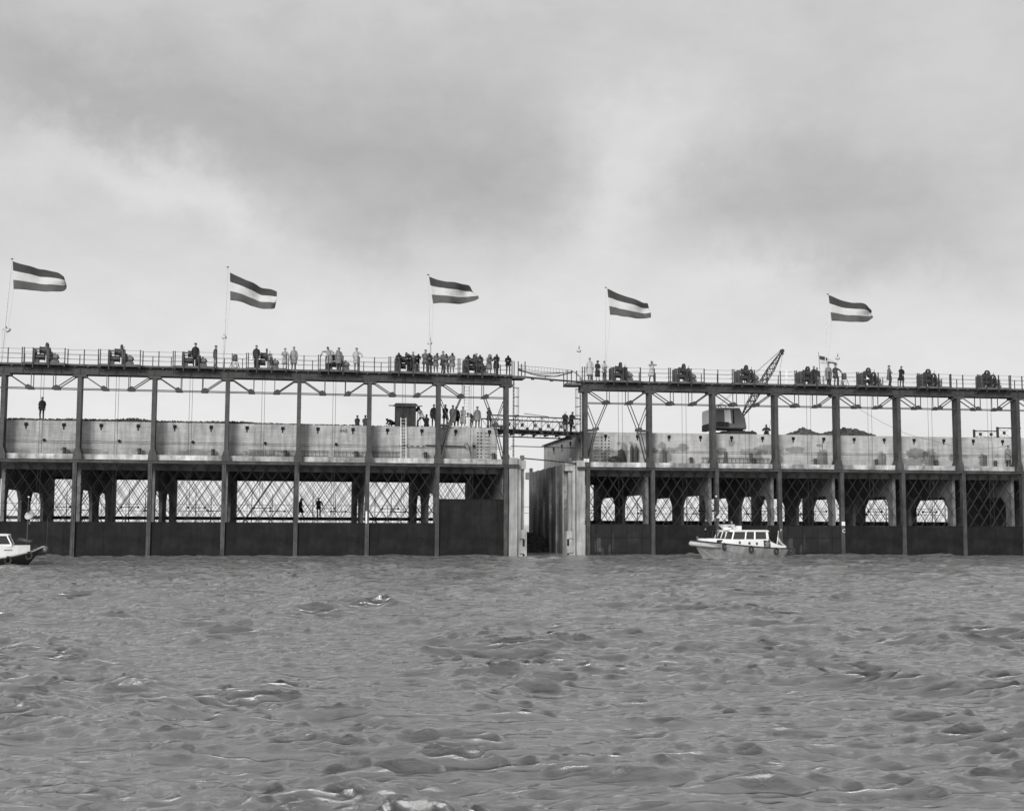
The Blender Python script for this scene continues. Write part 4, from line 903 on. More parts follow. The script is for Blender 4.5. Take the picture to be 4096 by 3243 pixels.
flag('L', [(920,1090),(945,1102),(970,1114),(990,1125),(1010,1131),(1025,1138),(1045,1151),(1065,1152),(1085,1154),(1107,1167)], [(921,1201),(945,1204),(975,1211),(1005,1222),(1035,1231),(1065,1238),(1090,1240),(1099,1234)], 'three-striped flag on the second pole, drooping steeply with curled fly end', FG, seed=2, amp=.22)
flag('L', [(1716,1106),(1750,1118),(1790,1128),(1830,1134),(1860,1137),(1881,1140),(1893,1165)], [(1732,1214),(1760,1212),(1800,1215),(1840,1214),(1880,1207),(1905,1203),(1913,1196)], 'three-striped flag on the pole above the huddled spectators, folded and torn-looking at its end', FG, seed=3, amp=.25)
flag('R', [(2429,1154),(2465,1170),(2500,1184),(2540,1199),(2575,1212),(2592,1211)], [(2440,1259),(2465,1260),(2490,1267),(2530,1272),(2570,1274),(2604,1270)], 'three-striped flag with pointed top corner on the first pole right of the gap', FG, seed=4, amp=.15)
flag('R', [(3314,1180),(3345,1193),(3380,1204),(3415,1211),(3440,1213),(3465,1221),(3487,1240)], [(3326,1283),(3355,1283),(3400,1289),(3440,1289),(3475,1285),(3495,1270)], 'three-striped flag farthest right, above the small quartered flag', FG, seed=5, amp=.18)
flag('R', [(3277,1422),(3300,1428),(3325,1438),(3345,1450)], [(3279,1454),(3300,1455),(3325,1454),(3349,1461)], 'small quartered signal flag flying low behind the two men in coats', None, t=2.05, seed=6, amp=.06, bulge=0, quarter=True)
for g, sb, st, px, lb, hb in (('L', -38.38, -37.91, 50, 'tall thin white flagpole at the far left edge, leaning right', (54, 1156)), ('L', -22.29, -22.13, 911, 'tall thin white flagpole right of the man in overalls', (921, 1201)), ('L', -6.39, -6.64, 1713, 'tall thin white flagpole rising out of the huddle of spectators', (1732, 1214)),
                          ('R', 7.84, 7.95, 2424, 'tall thin white flagpole behind the person in white jacket', (2440, 1259)), ('R', 26.79, 27.26, 3312, 'tall thin white flagpole beside the man in grey raincoat', (3326, 1283))):
    t = .75; r_ = thing(g, 'flagpole', lb, 'flagpole', sb, t, ZD, 'flagpoles on the gantries'); H_ = 22.25-ZD; dx = st-sb
    mb = MB(); mb.tube([(0, 0, 0), (dx*.4, 0, H_*.4), (dx, 0, H_)], [.045, .038, .022], 8); mb.build('pole', MT['pole'], r_)
    mb = MB(); mb.lathe([(0, -.03), (.09, -.02), (.10, .02), (0, .05)], (dx, 0, H_+.02), 'z', 10); mb.build('finial', MT['dark'], r_)
    s2, z2 = S(g, hb[0], hb[1], t); mb = MB(); mb.tube([(s2-sb, 0, z2-ZD), (s2-sb-.12*(1 if dx > -.1 else .2), 0, (z2-ZD)*.7), (dx*.2+.06, 0, 1.2)], .006, 4); mb.build('halyard', MT['rope'], r_)
r_ = thing('R', 'flagstaff', 'thin dark staff carrying the small quartered flag', 'flagpole', sx('R', 3283, 1500, 2.05), 2.05, ZD)
mb = MB(); z_ = S('R', 3274, 1407, 2.05); mb.tube([(0, 0, 0), (z_[0]-sx('R', 3283, 1500, 2.05), 0, z_[1]-ZD)], .018, 5); mb.build('staff', MT['steel'], r_)
# lamps on posts
def deck_lamp(g, px, py, lb, base_px=None, tilt=0, t=.95, shade='lamp', sc_=1.0, z0=None):
    s_, z_ = S(g, px, py, t); z0 = ZD if z0 is None else z0; sb = s_+.06 if base_px is None else sx(g, base_px, py+60, t)
    r_ = thing(g, 'deck_lamp', lb, 'lamp', sb, t, z0, 'enamel lamps on thin posts'); h = z_-z0; d = s_-sb
    mb = MB(); mb.tube([(0, 0, 0), (0, 0, h+.12)], .016, 5); mb.build('post', MT['pole'], r_)
    mb = MB(); mb.lathe([(0.0, .15), (.05, .13), (.12, .09), (.19, .02), (.205, -.05), (.17, -.12), (.06, -.14), (0, -.14)], (0, 0, 0), 'z', 16); o = mb.build('lamp_shade', MT[shade], r_, smooth=True); o.location = (d, -.03, h); o.rotation_euler = (0, R(tilt), 0); o.scale = (sc_,)*3
    mb = MB(); mb.tube([(0, 0, .12), (.02, 0, .26), (.04, 0, .42)], [.04, .03, .012], 6); mb.tube([(0.03, 0, .34), (-d*.8, 0, .2)], .012, 4); o = mb.build('bracket', MT['steel'], r_); o.location = (d, -.03, h); o.rotation_euler = (0, R(tilt), 0)
deck_lamp('L', 33, 1320, 'round lamp bent sideways on its post at the far left', base_px=8, tilt=-38)
deck_lamp('L', 897, 1348, 'round lamp on the post beside the second flagpole', base_px=893)
deck_lamp('L', 1719, 1371, 'round lamp on the post above the huddle of spectators', base_px=1723)
deck_lamp('R', 2315, 1402, 'round lamp on a thin post over the gap end of the right gantry', base_px=2320, t=.4)
deck_lamp('R', 3350, 1432, 'round lamp above the man in dark coat on the right gantry', base_px=3351)
for g, px, py, lb in (('L', 1007, 1433, 'white bell-shaped lamp hanging from a post beside the dark-jacketed man'), ('R', 3467, 1511, 'white bell-shaped lamp hanging before a winch on the right gantry')):
    t = -.62; s_, z_ = S(g, px, py, t); r_ = thing(g, 'work_lamp', lb, 'lamp', s_, t, z_, 'white bell-shaped work lamps')
    mb = MB(); mb.lathe([(.0, .20), (.035, .19), (.05, .05), (.10, -.02), (.22, -.10), (.23, -.12), (.21, -.12), (.04, -.03), (0, -.03)], (0, 0, 0), 'z', 16); o = mb.build('lamp_shade', MT['lampw'], r_, smooth=True); o.rotation_euler = (0, R(-12 if g == 'R' else 3), 0)
    mb = MB(); mb.tube([(0, 0, .2), (-.02, -.03, .30), (.05, -.08, .28)], .014, 4); mb.build('hook', MT['steel'], r_)
# tripods
for g, px, lb in (('L', 940, 'tripod stand with a hanging canister and coiled hose on the left gantry'), ('R', 3377, 'tripod stand with a square canister on the right gantry')):
    r_ = thing(g, 'tripod_stand', lb, 'tripod', sx(g, px, 1470, .1), .1, ZD, 'tripod stands')
    for x_, y_ in ((-.42, -.05), (.36, -.1), (.1, .45)):
        mb = MB(); mb.tube([(x_, y_, 0), (x_*.08, y_*.1, 1.02)], .022, 5); mb.build('leg', MT['rail'], r_)
    mb = MB(); mb.lathe([(0, .52), (.16, .54), (.18, .62), (.18, .95), (.14, 1.05), (.04, 1.1), (0, 1.12)], (0, 0, 0), 'z', 12); mb.build('canister', MT['machine_lt'] if g == 'L' else MT['lintel'], r_)
    mb = MB()
    for k in range(3): mb.tube([(math.cos(a)*(.16+.02*k)+.05, .05*k, .2+math.sin(a)*(.14+.01*k)) for a in np.linspace(0, 6.28, 16)], .018, 5, cap=False)
    mb.build('hose_coil', MT['rope'], r_)
# leaning boards
for px, an, lb, w_ in ((3144, 2, 'pale board standing upright behind the right gantry rail', .18), (3189, -9, 'pale board leaning to the left beside the fourth winch', .2)):
    r_ = thing('R', 'board', lb, 'board', sx('R', px, 1500, .3), .3, ZD, 'pale boards standing on the right gantry'); r_.rotation_euler = (0, R(an), GEO['R'][1])
    mb = MB(); mb.box((-w_/2, 0, 0), (w_/2, .03, 1.22 if an > 0 else 1.0)); mb.build('plank', MT['chalk'] if an > 0 else MT['machine_lt'], r_)
# ------------------------------------------------------------ earth and rubble
def rocks(mb, n, fx, size, rs, flat=.8):
    g_ = random.Random(rs)
    ico = bmesh.new(); bmesh.ops.create_icosphere(ico, subdivisions=1, radius=1); iv = [v.co.copy() for v in ico.verts]; if_ = [tuple(v.index for v in f.verts) for f in ico.faces]; ico.free()
    for _ in range(n):
        c = fx(g_); sz = size*g_.uniform(.5, 1.5); rot = Matrix.Rotation(g_.uniform(0, 6), 3, Vector((g_.random(), g_.random(), g_.random()+.1)).normalized())
        mb.add([Vector(c)+rot @ Vector((v.x*sz*g_.uniform(.8, 1.2), v.y*sz*g_.uniform(.8, 1.2), v.z*sz*flat*g_.uniform(.7, 1.1))) for v in iv], if_)
def heap(g, name, lab, cat, s0, s1, t0, t1, prof, size, n, rs, kind=None, z0=ZP, m_='rock'):
    r_ = empty(name, lab, cat, at(g, s0, t0, z0), GEO[g][1], None, kind); mb = MB(); W_ = s1-s0; D_ = t1-t0
    def hh(u, v): return np.interp(u, [p[0] for p in prof], [p[1] for p in prof])*min(1, v*6+.03)**.6*math.sin(math.pi*min(1, max(0, v*.75+.25)))**.6
    nu, nv = 60, 10; gg = random.Random(rs)
    rows = [[(W_*i/nu, D_*j/nv, max(0, hh(i/nu, j/nv)+gg.uniform(-.03, .03)-.06)) for i in range(nu+1)] for j in range(nv+1)]
    vs = [p for r in rows for p in r]; fs = [(j*(nu+1)+i, j*(nu+1)+i+1, (j+1)*(nu+1)+i+1, (j+1)*(nu+1)+i) for j in range(nv) for i in range(nu)]
    mb.add([(p[0], p[1], max(0, p[2]-size*.7)) for p in vs], fs)
    def fx(q): u, v = q.random(), q.random()**1.7*.8; return (W_*u, D_*v, max(0.02, hh(u, v)-size*.3-q.random()*size*.9))
    rocks(mb, n, fx, size, rs); o = mb.build('stones', MT[m_], r_)
    if kind: o['kind'] = kind
    return r_
heap('L', 'earth_fill', None, None, -43.5, -12.2, 1.32, 4.5, [(0, .2), (.15, .2), (.2, .18), (.42, .24), (.47, .38), (.5, .22), (.6, .16), (.68, .22), (.72, .26), (.76, .15), (.85, .1), (1, .04)], .06, 2600, 1, 'stuff', m_='earth')
heap('L', 'earth_fill', None, None, -12.1, -1.0, 1.32, 4.5, [(0, .05), (.2, .03), (.4, .05), (.6, .05), (1, .02)], .05, 260, 2, 'stuff', m_='earth')
heap('R', 'rubble_heap', 'rounded heap of broken stone on the wall top right of the crane', 'heap', sx('R', 3155, 1735, 2.5), sx('R', 3305, 1735, 2.5), 2.2, 5.4, [(0, 0), (.12, .08), (.25, .35), (.45, .62), (.6, .52), (.75, .25), (.9, .18), (1, .05)], .19, 460, 3)
heap('R', 'rubble_heap', 'longer jagged heap of broken stone farther right on the wall top', 'heap', sx('R', 3292, 1735, 2.5), sx('R', 3495, 1735, 2.5), 2.2, 5.6, [(0, .12), (.1, .22), (.22, .4), (.4, .55), (.5, .72), (.6, .6), (.72, .6), (.85, .4), (1, .0)], .21, 560, 4)
heap('R', 'rubble_heap', 'low scatter of stone under the truss barrier at right', 'heap', sx('R', 3880, 1745, 1.5), sx('R', 4060, 1745, 1.5), 1.4, 2.6, [(0, .03), (.5, .06), (1, .03)], .05, 90, 5)
heap('R', 'rubble_mound', 'dark mound of stone closing the gap between the two caissons', 'mound', -.2, 4.35, 8.0, 24.0, [(0, 2.0), (.25, 2.3), (.5, 2.15), (.8, 1.9), (1, 1.8)], .22, 1100, 6, z0=WZ-.25, m_='earth')
# ------------------------------------------------------------ shed, ladders, cylinders and loose gear
s0_, s1_ = sx('L', 1585, 1660, 1.9), sx('L', 1664, 1660, 1.9)
r_ = thing('L', 'wooden_shed', 'narrow tarred board shed with flat overhanging roof on the left caisson', 'shed', s0_, 1.9, ZP+.02); W_ = s1_-s0_
mb = MB(); q = 0
while q < W_-.05: mb.box((q+.005, 0, 0), (min(q+.15, W_), .04, 1.72)); q += .155
mb.box((0, .043, 0), (W_, 1.4, 1.70)); mb.build('wall', MT['shed'], r_)
mb = MB(); mb.box((-.12, -.15, 1.723), (W_+.1, 1.5, 1.80)); mb.box((-.05, -.1, 1.803), (W_, 1.4, 1.86)); mb.build('roof', MT['lintel'], r_)
mb = MB(); mb.box((-.62, -.20, 1.60), (W_+.48, -.155, 1.68)); mb.build('batten', MT['plank'], r_)
def ladder(g, lb, a, b, w_, t, n, tb=None, m_='rail', r0=.02, group='ladders'):
    """a, b: (s, z) of both ends of the lower/left stile; w_: (ds, dz) to the other stile"""
    r_ = thing(g, 'ladder', lb, 'ladder', a[0], t, a[1], group); tb = t if tb is None else tb
    A = Vector((0, 0, 0)); B = Vector((b[0]-a[0], tb-t, b[1]-a[1])); W2 = Vector((w_[0], w_[2] if len(w_) > 2 else 0, w_[1]))
    for o_ in (Vector((0, 0, 0)), W2):
        mb = MB(); mb.bar(A+o_, B+o_, .05, .035); mb.build('stile', MT[m_], r_)
    mb = MB()
    for k in range(n): f_ = (k+.5)/n; p = A.lerp(B, f_); mb.tube([p, p+W2], r0*.8, 5, cap=False)
    mb.build('rungs', MT[m_], r_); return r_
def hz(g, x0, x1, y1, lb, n):
    s0, z0 = S(g, x0, y1, 1.1); s1, z1 = S(g, x1, y1+2, 1.1); ladder(g, lb, (s0, 7.84), (s1, 7.84), (0, .40), 1.12, n)
hz('L', 993, 1316, 1820, 'dark ladder lying on edge on the left ledge, the longer one', 21)
hz('L', 1332, 1610, 1822, 'dark ladder lying on edge on the left ledge below the shed', 18)
hz('R', 2804, 3080, 1848, 'dark ladder lying on edge on the right ledge below the crane', 17)
sl = sx('L', 1604, 1750, .9); ladder('L', 'pale ladder leaning against the wall in front of the shed', (sl, 7.76), (sl, 10.95), (.40, 0), .75, 13, 1.25, 'chalk')
sl = sx('L', 1857, 1600, 1.5); ladder('L', 'slender upright ladder from the caisson top to the gantry deck', (sl, ZP+.03), (sl, 13.6), (.39, 0), 1.5, 13, m_='pole')
def caged(g, s, sgn, z0, z1, lb, hz_):
    r_ = thing(g, 'caged_ladder', lb, 'ladder', s, .2, z0, 'caged ladders either side of the gap'); H_ = z1-z0
    for t_ in (0, .42):
        mb = MB(); mb.box((-.02, t_-.03, 0), (.02, t_+.03, H_)); mb.build('stile', MT['rail'], r_)
    mb = MB(); z = .2
    while z < H_: mb.box((-.035, 0, z), (.035, .42, z+.03)); z += .28
    mb.build('rungs', MT['rail'], r_)
    mb = MB(); z = H_-.9
    while z > H_-hz_:
        mb.tube([(sgn*(.42*math.sin(a)**.8), .21-.33*math.cos(a), z) for a in np.linspace(0.02, math.pi-.02, 12)], .018, 5); z -= .72
    for a in (.8, 1.57, 2.35): mb.tube([(sgn*.42*math.sin(a)**.8, .21-.33*math.cos(a), H_-.9), (sgn*.42*math.sin(a)**.8, .21-.33*math.cos(a), H_-hz_)], .012, 4)
    mb.build('safety_cage', MT['rail'], r_)
caged('L', .20, 1, 7.9, 14.3, 'ladder with safety hoops at the gap end of the left gantry', 4.4)
caged('R', 5.72, -1, 7.9, 14.6, 'ladder with safety hoops at the gap end of the right gantry', 4.9)
for i, px in enumerate((2527, 2546)):
    s_ = sx('R', px, 1800, .9); r_ = thing('R', 'gas_cylinder', ['taller gas cylinder standing on the right ledge, left of two', 'shorter gas cylinder standing on the right ledge, right of two'][i], 'cylinder', s_, .95, 7.745, 'gas cylinders on the ledge'); hh_ = 1.55-.08*i
    mb = MB(); mb.lathe([(0, 0), (.12, .01), (.12, hh_-.28), (.10, hh_-.2), (.05, hh_-.12), (.03, hh_-.1), (0, hh_-.1)], (0, 0, 0), 'z', 14); mb.build('bottle', MT['steel_mid'], r_, smooth=False)
    mb = MB(); mb.lathe([(0.02, hh_-.1), (.02, hh_), (0, hh_)], (0, 0, 0), 'z', 8); mb.tube([(-.07, 0, hh_-.02), (.07, 0, hh_-.02)], .015, 5); mb.build('valve', MT['steel'], r_)
s_ = sx('R', 2462, 1830, .8); r_ = thing('R', 'cable_coil', 'tangled dark coil of cable lying on the ledge left of the gas cylinders', 'coil', s_, .85, 7.745); mb = MB(); gg = random.Random(9)
for k in range(16):
    ra, rb = gg.uniform(.25, .55), gg.uniform(.1, .3); cx, ph, tl = gg.uniform(-.25, .25), gg.uniform(0, 6), gg.uniform(-.3, .5)
    mb.tube([(cx+ra*math.cos(a), .1*math.sin(a+ph)+gg.uniform(-.01, .01), .22+rb*math.sin(a)+tl*.3*math.cos(a)) for a in np.linspace(0, 6.28, 22)], .016, 4, cap=False)
mb.build('cable', MT['wire'], r_)
s_ = sx('R', 2486, 1830, .9); r_ = thing('R', 'tarpaulin_bundle', 'dark upright bundle beside the cable coil under the hoist ropes', 'bundle', s_, 1.0, 7.745); mb = MB()
mb.rings([[(math.cos(a)*rx*(1+.18*math.sin(3*a+z*4)), math.sin(a)*.16, z) for a in np.linspace(0, 2*math.pi, 14, endpoint=False)] for z, rx in ((0, .42), (.3, .36), (.7, .31), (.95, .24), (1.12, .06))]); mb.build('cloth', MT['shed'], r_, smooth=True)
# striped staff, pipe and hooked rod on the left wall
z_ = S('L', 1640, 1784, 1.15)[1]; a_, b_ = sx('L', 1597, 1784, 1.15), sx('L', 1700, 1786, 1.15)
r_ = thing('L', 'measuring_staff', 'black and white striped measuring staff lying along the left wall', 'staff', a_, 1.12, z_); n_ = 9
for k in range(n_):
    mb = MB(); mb.box(((b_-a_)*k/n_, -.02, -.03), ((b_-a_)*(k+1)/n_-.003, .02, .03)); mb.build('stripe', MT['chalk'] if k % 2 and k > 2 else MT['blackpaint'], r_)
a_, b_ = sx('L', 1702, 1788, 1.15), sx('L', 1856, 1790, 1.15); r_ = thing('L', 'pipe', 'dark pipe lying along the wall right of the striped staff', 'pipe', a_, 1.14, 8.78); mb = MB(); mb.tube([(0, 0, .02), (b_-a_, 0, -.02)], .045, 8); mb.build('tube', MT['steel'], r_)
r_ = thing('L', 'hooked_rod', 'rod bent into a loop leaning on the wall near the left caisson end', 'rod', sx('L', 1883, 1826, 1.1), 1.1, 7.76)
pts = [(1883, 1826), (1880, 1805), (1875, 1784), (1872, 1776), (1866, 1772), (1860, 1775), (1857, 1782), (1860, 1790), (1867, 1794), (1874, 1793)]
o0 = sx('L', 1883, 1826, 1.1); mb = MB(); mb.tube([(S('L', x, y, 1.1)[0]-o0, 0, S('L', x, y, 1.1)[1]-7.76) for x, y in pts], .028, 6); mb.build('bar', MT['steel'], r_)
# step irons and bolt rows on the walls near the gap, painted numbers
def text(s_, parent, size, loc, m_, rot=(math.pi/2, 0, 0), name='lettering', align='CENTER', ext=.002):
    cu = bpy.data.curves.new(name, 'FONT'); cu.body = s_; cu.size = size; cu.align_x = align; cu.extrude = ext; ob = bpy.data.objects.new(name, cu); COL.objects.link(ob)
    dg = bpy.context.evaluated_depsgraph_get(); me = bpy.data.meshes.new_from_object(ob.evaluated_get(dg)); COL.objects.unlink(ob); bpy.data.objects.remove(ob)
    o = bpy.data.objects.new(name, me); COL.objects.link(o); me.materials.clear(); me.materials.append(MT[m_]); o.parent = parent; o.location = loc; o.rotation_euler = rot; return o
for g, px, rung in (('L', 1948, True), ('R', 2385, True)):
    root = caisson[g]; s_ = sx(g, px, 1770, 1.3)
    for z in np.arange(7.95, 10.1, .27):
        mb = MB(); mb.tube([(s_-.17, 1.297, z), (s_-.17, 1.2, z), (s_+.17, 1.2, z), (s_+.17, 1.297, z)], .016, 5); mb.build('step_iron', MT['dark'], root)
    mb = MB()
    for dx in ((-.75, -.48) if g == 'L' else (.45, .75, 1.05)):
        for z in np.arange(7.95, 9.95, .27): mb.box((s_+dx-.045, 1.24, z-.045), (s_+dx+.045, 1.298, z+.045))
    mb.build('bolt_rows', MT['dark'], root)
text('448', caisson['L'], .42, (sx('L', 1374, 1725, 1.29), 1.292, 9.70), 'blackpaint', name='painted_number')
text('480', caisson['R'], .36, (sx('R', 3277, 1770, 1.29), 1.292, 9.28), 'blackpaint', name='painted_number')
mb = MB(); q = sx('R', 3289, 1770, 1.29); mb.box((q, 1.285, 9.0), (q+.035, 1.297, 9.95)); mb.build('painted_line', MT['blackpaint'], caisson['R'])
pR = cols('R')[4]+.13; text('C', gantry['R'], .40, (pR+.03, -.315, 2.1), 'chalk', name='painted_letter')
mb = MB(); mb.box((pR-.145, -.318, 2.66), (pR+.145, -.312, 2.98)); mb.build('white_patch', MT['chalk'], gantry['R'])
text('F', gantry['R'], .30, (cols('R')[3]+.13, -.315, 2.15), 'chalk', name='painted_letter')
pL = cols('L')[2]-.1; mb = MB(); pL = cols('L')[[i for i, c in enumerate(cols('L')) if abs(c-sx('L', 1478, 2060)) < 1][0]]-.1; mb.box((pL-.12, -.318, 2.70), (pL+.0, -.312, 3.62)); mb.build('white_patch', MT['chalk'], gantry['L'])
gg = random.Random(4)
for g in 'LR':
    for k in ((4, 6) if g == 'L' else (2,)):
        p = cols(g)[k]+GI[g]['off']; 
        for q in range(9): 
            z = .5+q*.11; mb = MB()
    pass
r_ = thing('R', 'notice_board', 'small white notice board fixed to the first upright of the right gantry', 'sign', cols('R')[0]+.02, -.08, 7.72); mb = MB(); mb.box((-.22, 0, 0), (.22, .02, .26)); mb.build('panel', MT['chalk'], r_)
for i, tx in enumerate(('RIJKS', 'WATERSTAAT', 'DELTA')): text(tx, r_, .075, (0, -.004, .185-.08*i), 'blackpaint')
# trestle, film camera
r_ = thing('L', 'trestle', 'two crossed sticks lying on the earth left of the second column', 'trestle', sx('L', 280, 1668, 2), 2.0, ZP+.15); mb = MB(); mb.bar((-.25, 0, .12), (.22, 0, .0), .03); mb.build('stick', MT['plank'], r_); mb = MB(); mb.bar((-.2, .05, 0), (.25, .05, .12), .03); mb.build('stick', MT['plank'], r_)
r_ = thing('L', 'film_camera', 'film camera on a tall tripod between the shed and the cameraman', 'camera', sx('L', 1671, 1690, 2.5), 2.5, ZP+.03)
for x_, y_ in ((-.1, -.3), (.32, .1), (-.05, .35)):
    mb = MB(); mb.tube([(x_, y_, 0), (0, 0, 1.35)], .02, 5); mb.build('leg', MT['pole'], r_)
mb = MB(); mb.box((-.12, -.08, 1.36), (.12, .08, 1.56)); mb.lathe([(.1, 0), (.1, .06)], (.02, -.03, 1.64), 'y', 12); mb.lathe([(.05, -.2), (.05, -.1)], (0, 0, 1.46), 'x', 10); mb.build('camera_body', MT['dark'], r_)
r_ = thing('L', 'beam', 'pale timber beam lying at the feet of the people on the left caisson', 'beam', sx('L', 1779, 1697, 2), 2.0, ZP+.05); mb = MB(); mb.box((0, 0, 0), (sx('L', 1893, 1697, 2)-sx('L', 1779, 1697, 2), .16, .1)); mb.build('timber', MT['chalk'], r_)
# ------------------------------------------------------------ things spanning the gap (world frame between the two caissons)
def truss_panel(mb, A, B, zt, zb, n, r=.05):
    A, B = Vector(A), Vector(B)
    mb.bar(A+Vector((0, 0, zt)), B+Vector((0, 0, zt)), r*1.4, r*1.9); mb.bar(A+Vector((0, 0, zb)), B+Vector((0, 0, zb)), r*1.4, r*1.9)
    for k in range(n):
        p, q = A.lerp(B, k/n), A.lerp(B, (k+1)/n); m_ = (p+q)/2; T_, Bo = Vector((0, 0, zt)), Vector((0, 0, zb))
        mb.bar(p+T_, q+Bo, r*.55); mb.bar(p+Bo, q+T_, r*.55); mb.bar(m_+T_, m_+Bo, r*.5)
        c = m_+Vector((0, 0, (zt+zb)/2)); mb.box((c.x-.12, c.y-.03, c.z-.13), (c.x+.12, c.y+.03, c.z+.13))
        if k % 2 == 0: mb.bar(p+T_, p+Bo, r*1.3)
A1, B1 = at('L', -1.6, 1.6, 0), at('R', 5.9, 1.35, 0); A2, B2 = at('L', -1.6, 5.4, 0), at('R', 5.9, 5.2, 0)
mid = (A1+B1)/2; r_ = empty('footbridge', 'steel lattice footbridge crossing the gap between the caisson tops', 'bridge', (A1.x, A1.y, 10.0)); o_ = Vector((A1.x, A1.y, 10.0))
for (a, b), nm in (((A1, B1), 'truss'), ((A2, B2), 'truss')):
    mb = MB(); truss_panel(mb, a-o_, b-o_, 11.33, 9.93, 7); o = mb.build(nm, MT['steel_mid'], r_)
mb = MB(); d_ = [a-o_ for a in (A1, B1, B2, A2)]; mb.add([(p.x, p.y+(.08 if i < 2 else -.08), .16) for i, p in enumerate(d_)]+[(p.x, p.y+(.08 if i < 2 else -.08), .28) for i, p in enumerate(d_)], [(0, 1, 2, 3), (7, 6, 5, 4), (0, 4, 5, 1), (1, 5, 6, 2), (2, 6, 7, 3), (3, 7, 4, 0)])
for k in range(8):
    p, q = (A1-o_).lerp(B1-o_, (k+.5)/8), (A2-o_).lerp(B2-o_, (k+.5)/8); mb.bar(p+Vector((0, .1, 10.08)), q+Vector((0, -.1, 10.08)), .1, .14)
mb.build('bridge_deck', MT['shed'], r_)
mb = MB(); q = (A1-o_).lerp(B1-o_, .55); mb.bar(q+Vector((-1.3, -.05, 11.62)), q+Vector((.7, -.08, 11.36)), .05); mb.build('loose_pole', MT['plank'], r_)
def span(name, lb, cat, pts, r, m_='steel', n=7, kids='tube'):
    o_ = Vector(pts[0]); r_ = empty(name, lb, cat, o_); mb = MB(); mb.tube([Vector(p)-o_ for p in pts], r, n); mb.build(kids, MT[m_], r_); return r_
def gp(px, py, t=.3):
    a, b = S('L', px, py, t); wL = at('L', a, t, b); a2, b2 = S('R', px, py, t); wR = at('R', a2, t, b2); f_ = min(1, max(0, (px-2040)/290)); return wL.lerp(wR, f_)
pl = [gp(2074, 1506), gp(2130, 1511), gp(2200, 1518), gp(2325, 1528)]
r_ = span('gap_pipe', 'straight pipe running across the gap between the gantry decks', 'pipe', pl, .075, 'steel_mid')
for f_ in (.22, .52): mb = MB(); p = (pl[0].lerp(pl[-1], f_))-pl[0]; mb.box((p.x-.14, p.y-.06, p.z-.17), (p.x+.14, p.y+.06, p.z-.03)); mb.build('clamp', MT['steel'], r_)
p = pl[0].lerp(pl[-1], .42)-pl[0]; mb = MB(); mb.tube([p+Vector((0, 0, .02)), p+Vector((0, 0, .28))], .03, 5); mb.build('clamp', MT['steel'], r_)
span('gap_pipe', 'thin straight pipe crossing the gap below the footbridge', 'pipe', [gp(2045, 1784), gp(2190, 1788), gp(2330, 1792)], .035, 'post')
span('gap_pipe', 'thin rod slanting across the gap from one cap block to the other', 'rod', [gp(2085, 1832), gp(2200, 1842), gp(2335, 1857)], .05, 'steel_mid')
r_ = empty('hanging_cables', 'bundle of sagging cables slung across the gap between the gantry decks', 'cables', gp(2072, 1474)); o_ = gp(2072, 1474)
for k in range(6):
    y0, y1, sg_ = 1472+2*k, 1487+random.uniform(-3, 3), (30, 26, 22, 16, 27, 20)[k]; mb = MB()
    pts = [gp(2072+(2290-2072)*u, y0+(y1-y0)*u+sg_*4*u*(1-u)*(.8+.2*math.sin(3*u+k)), .3+.05*k)-o_ for u in np.linspace(0, 1, 16)]
    mb.tube(pts, .02, 5); mb.build('cable', MT['wire'], r_)
mb = MB(); mb.tube([gp(2290, 1484)-o_, gp(2305, 1492)-o_, gp(2320, 1505)-o_, gp(2335, 1525)-o_], .02, 5); mb.tube([gp(2290, 1484)-o_, gp(2312, 1500)-o_, gp(2330, 1528)-o_], .018, 5); mb.build('cable', MT['wire'], r_)
r_ = empty('rope_ladder', 'rope ladder stretched nearly level across the gap above the cables', 'ladder', gp(2074, 1462)); o_ = gp(2074, 1462)
for dy in (0, 18):
    mb = MB(); mb.tube([gp(2074, 1462+dy*.7)-o_, gp(2180, 1470+dy)-o_, gp(2292, 1482+dy*.5)-o_], .014, 5); mb.build('side_rope', MT['wire'], r_)
mb = MB()
for k in range(18): u = (k+.5)/18; x_ = 2074+218*u; mb.tube([gp(x_, 1462+20*u)-o_, gp(x_, 1462+20*u+14+3*math.sin(math.pi*u))-o_], .012, 4)
mb.build('rungs', MT['wire'], r_)
pts = [(3375, 1580), (3437, 1636), (3530, 1690), (3618, 1732), (3667, 1747), (3732, 1762), (3817, 1785), (3863, 1792), (3922, 1795), (3980, 1792), (4057, 1776)]
o_ = at('R', *(lambda q: (q[0], .6, q[1]))(S('R', 3375, 1580, .6))); span('slack_cable', 'thin slack cable sagging across the wall at the far right', 'cable', [at('R', S('R', x, y, .6)[0], .6, S('R', x, y, .6)[1]) for x, y in pts], .012, 'wire', 4, 'cable')
# truss barrier at the far right
a_, b_ = sx('R', 3898, 1730, 1.9), sx('R', 3990, 1730, 1.9); r_ = thing('R', 'truss_barrier', 'low steel lattice barrier with two posts on the wall top at far right', 'barrier', a_, 1.9, ZP)
mb = MB(); mb.box((-.12, -.06, -.0), (.04, .06, .72)); mb.box((b_-a_-.09, -.06, 0), (b_-a_+.07, .06, .98)); mb.build('post', MT['steel'], r_)
mb = MB(); truss_panel(mb, (.05, 0, 0), (b_-a_-.1, 0, 0), .62, .03, 2, .04); mb.build('truss', MT['steel'], r_)
mb = MB(); truss_panel(mb, (b_-a_+.1, 0, 0), (b_-a_+2.2, 0, 0), .9, .05, 2, .04); mb.build('truss', MT['steel'], r_)
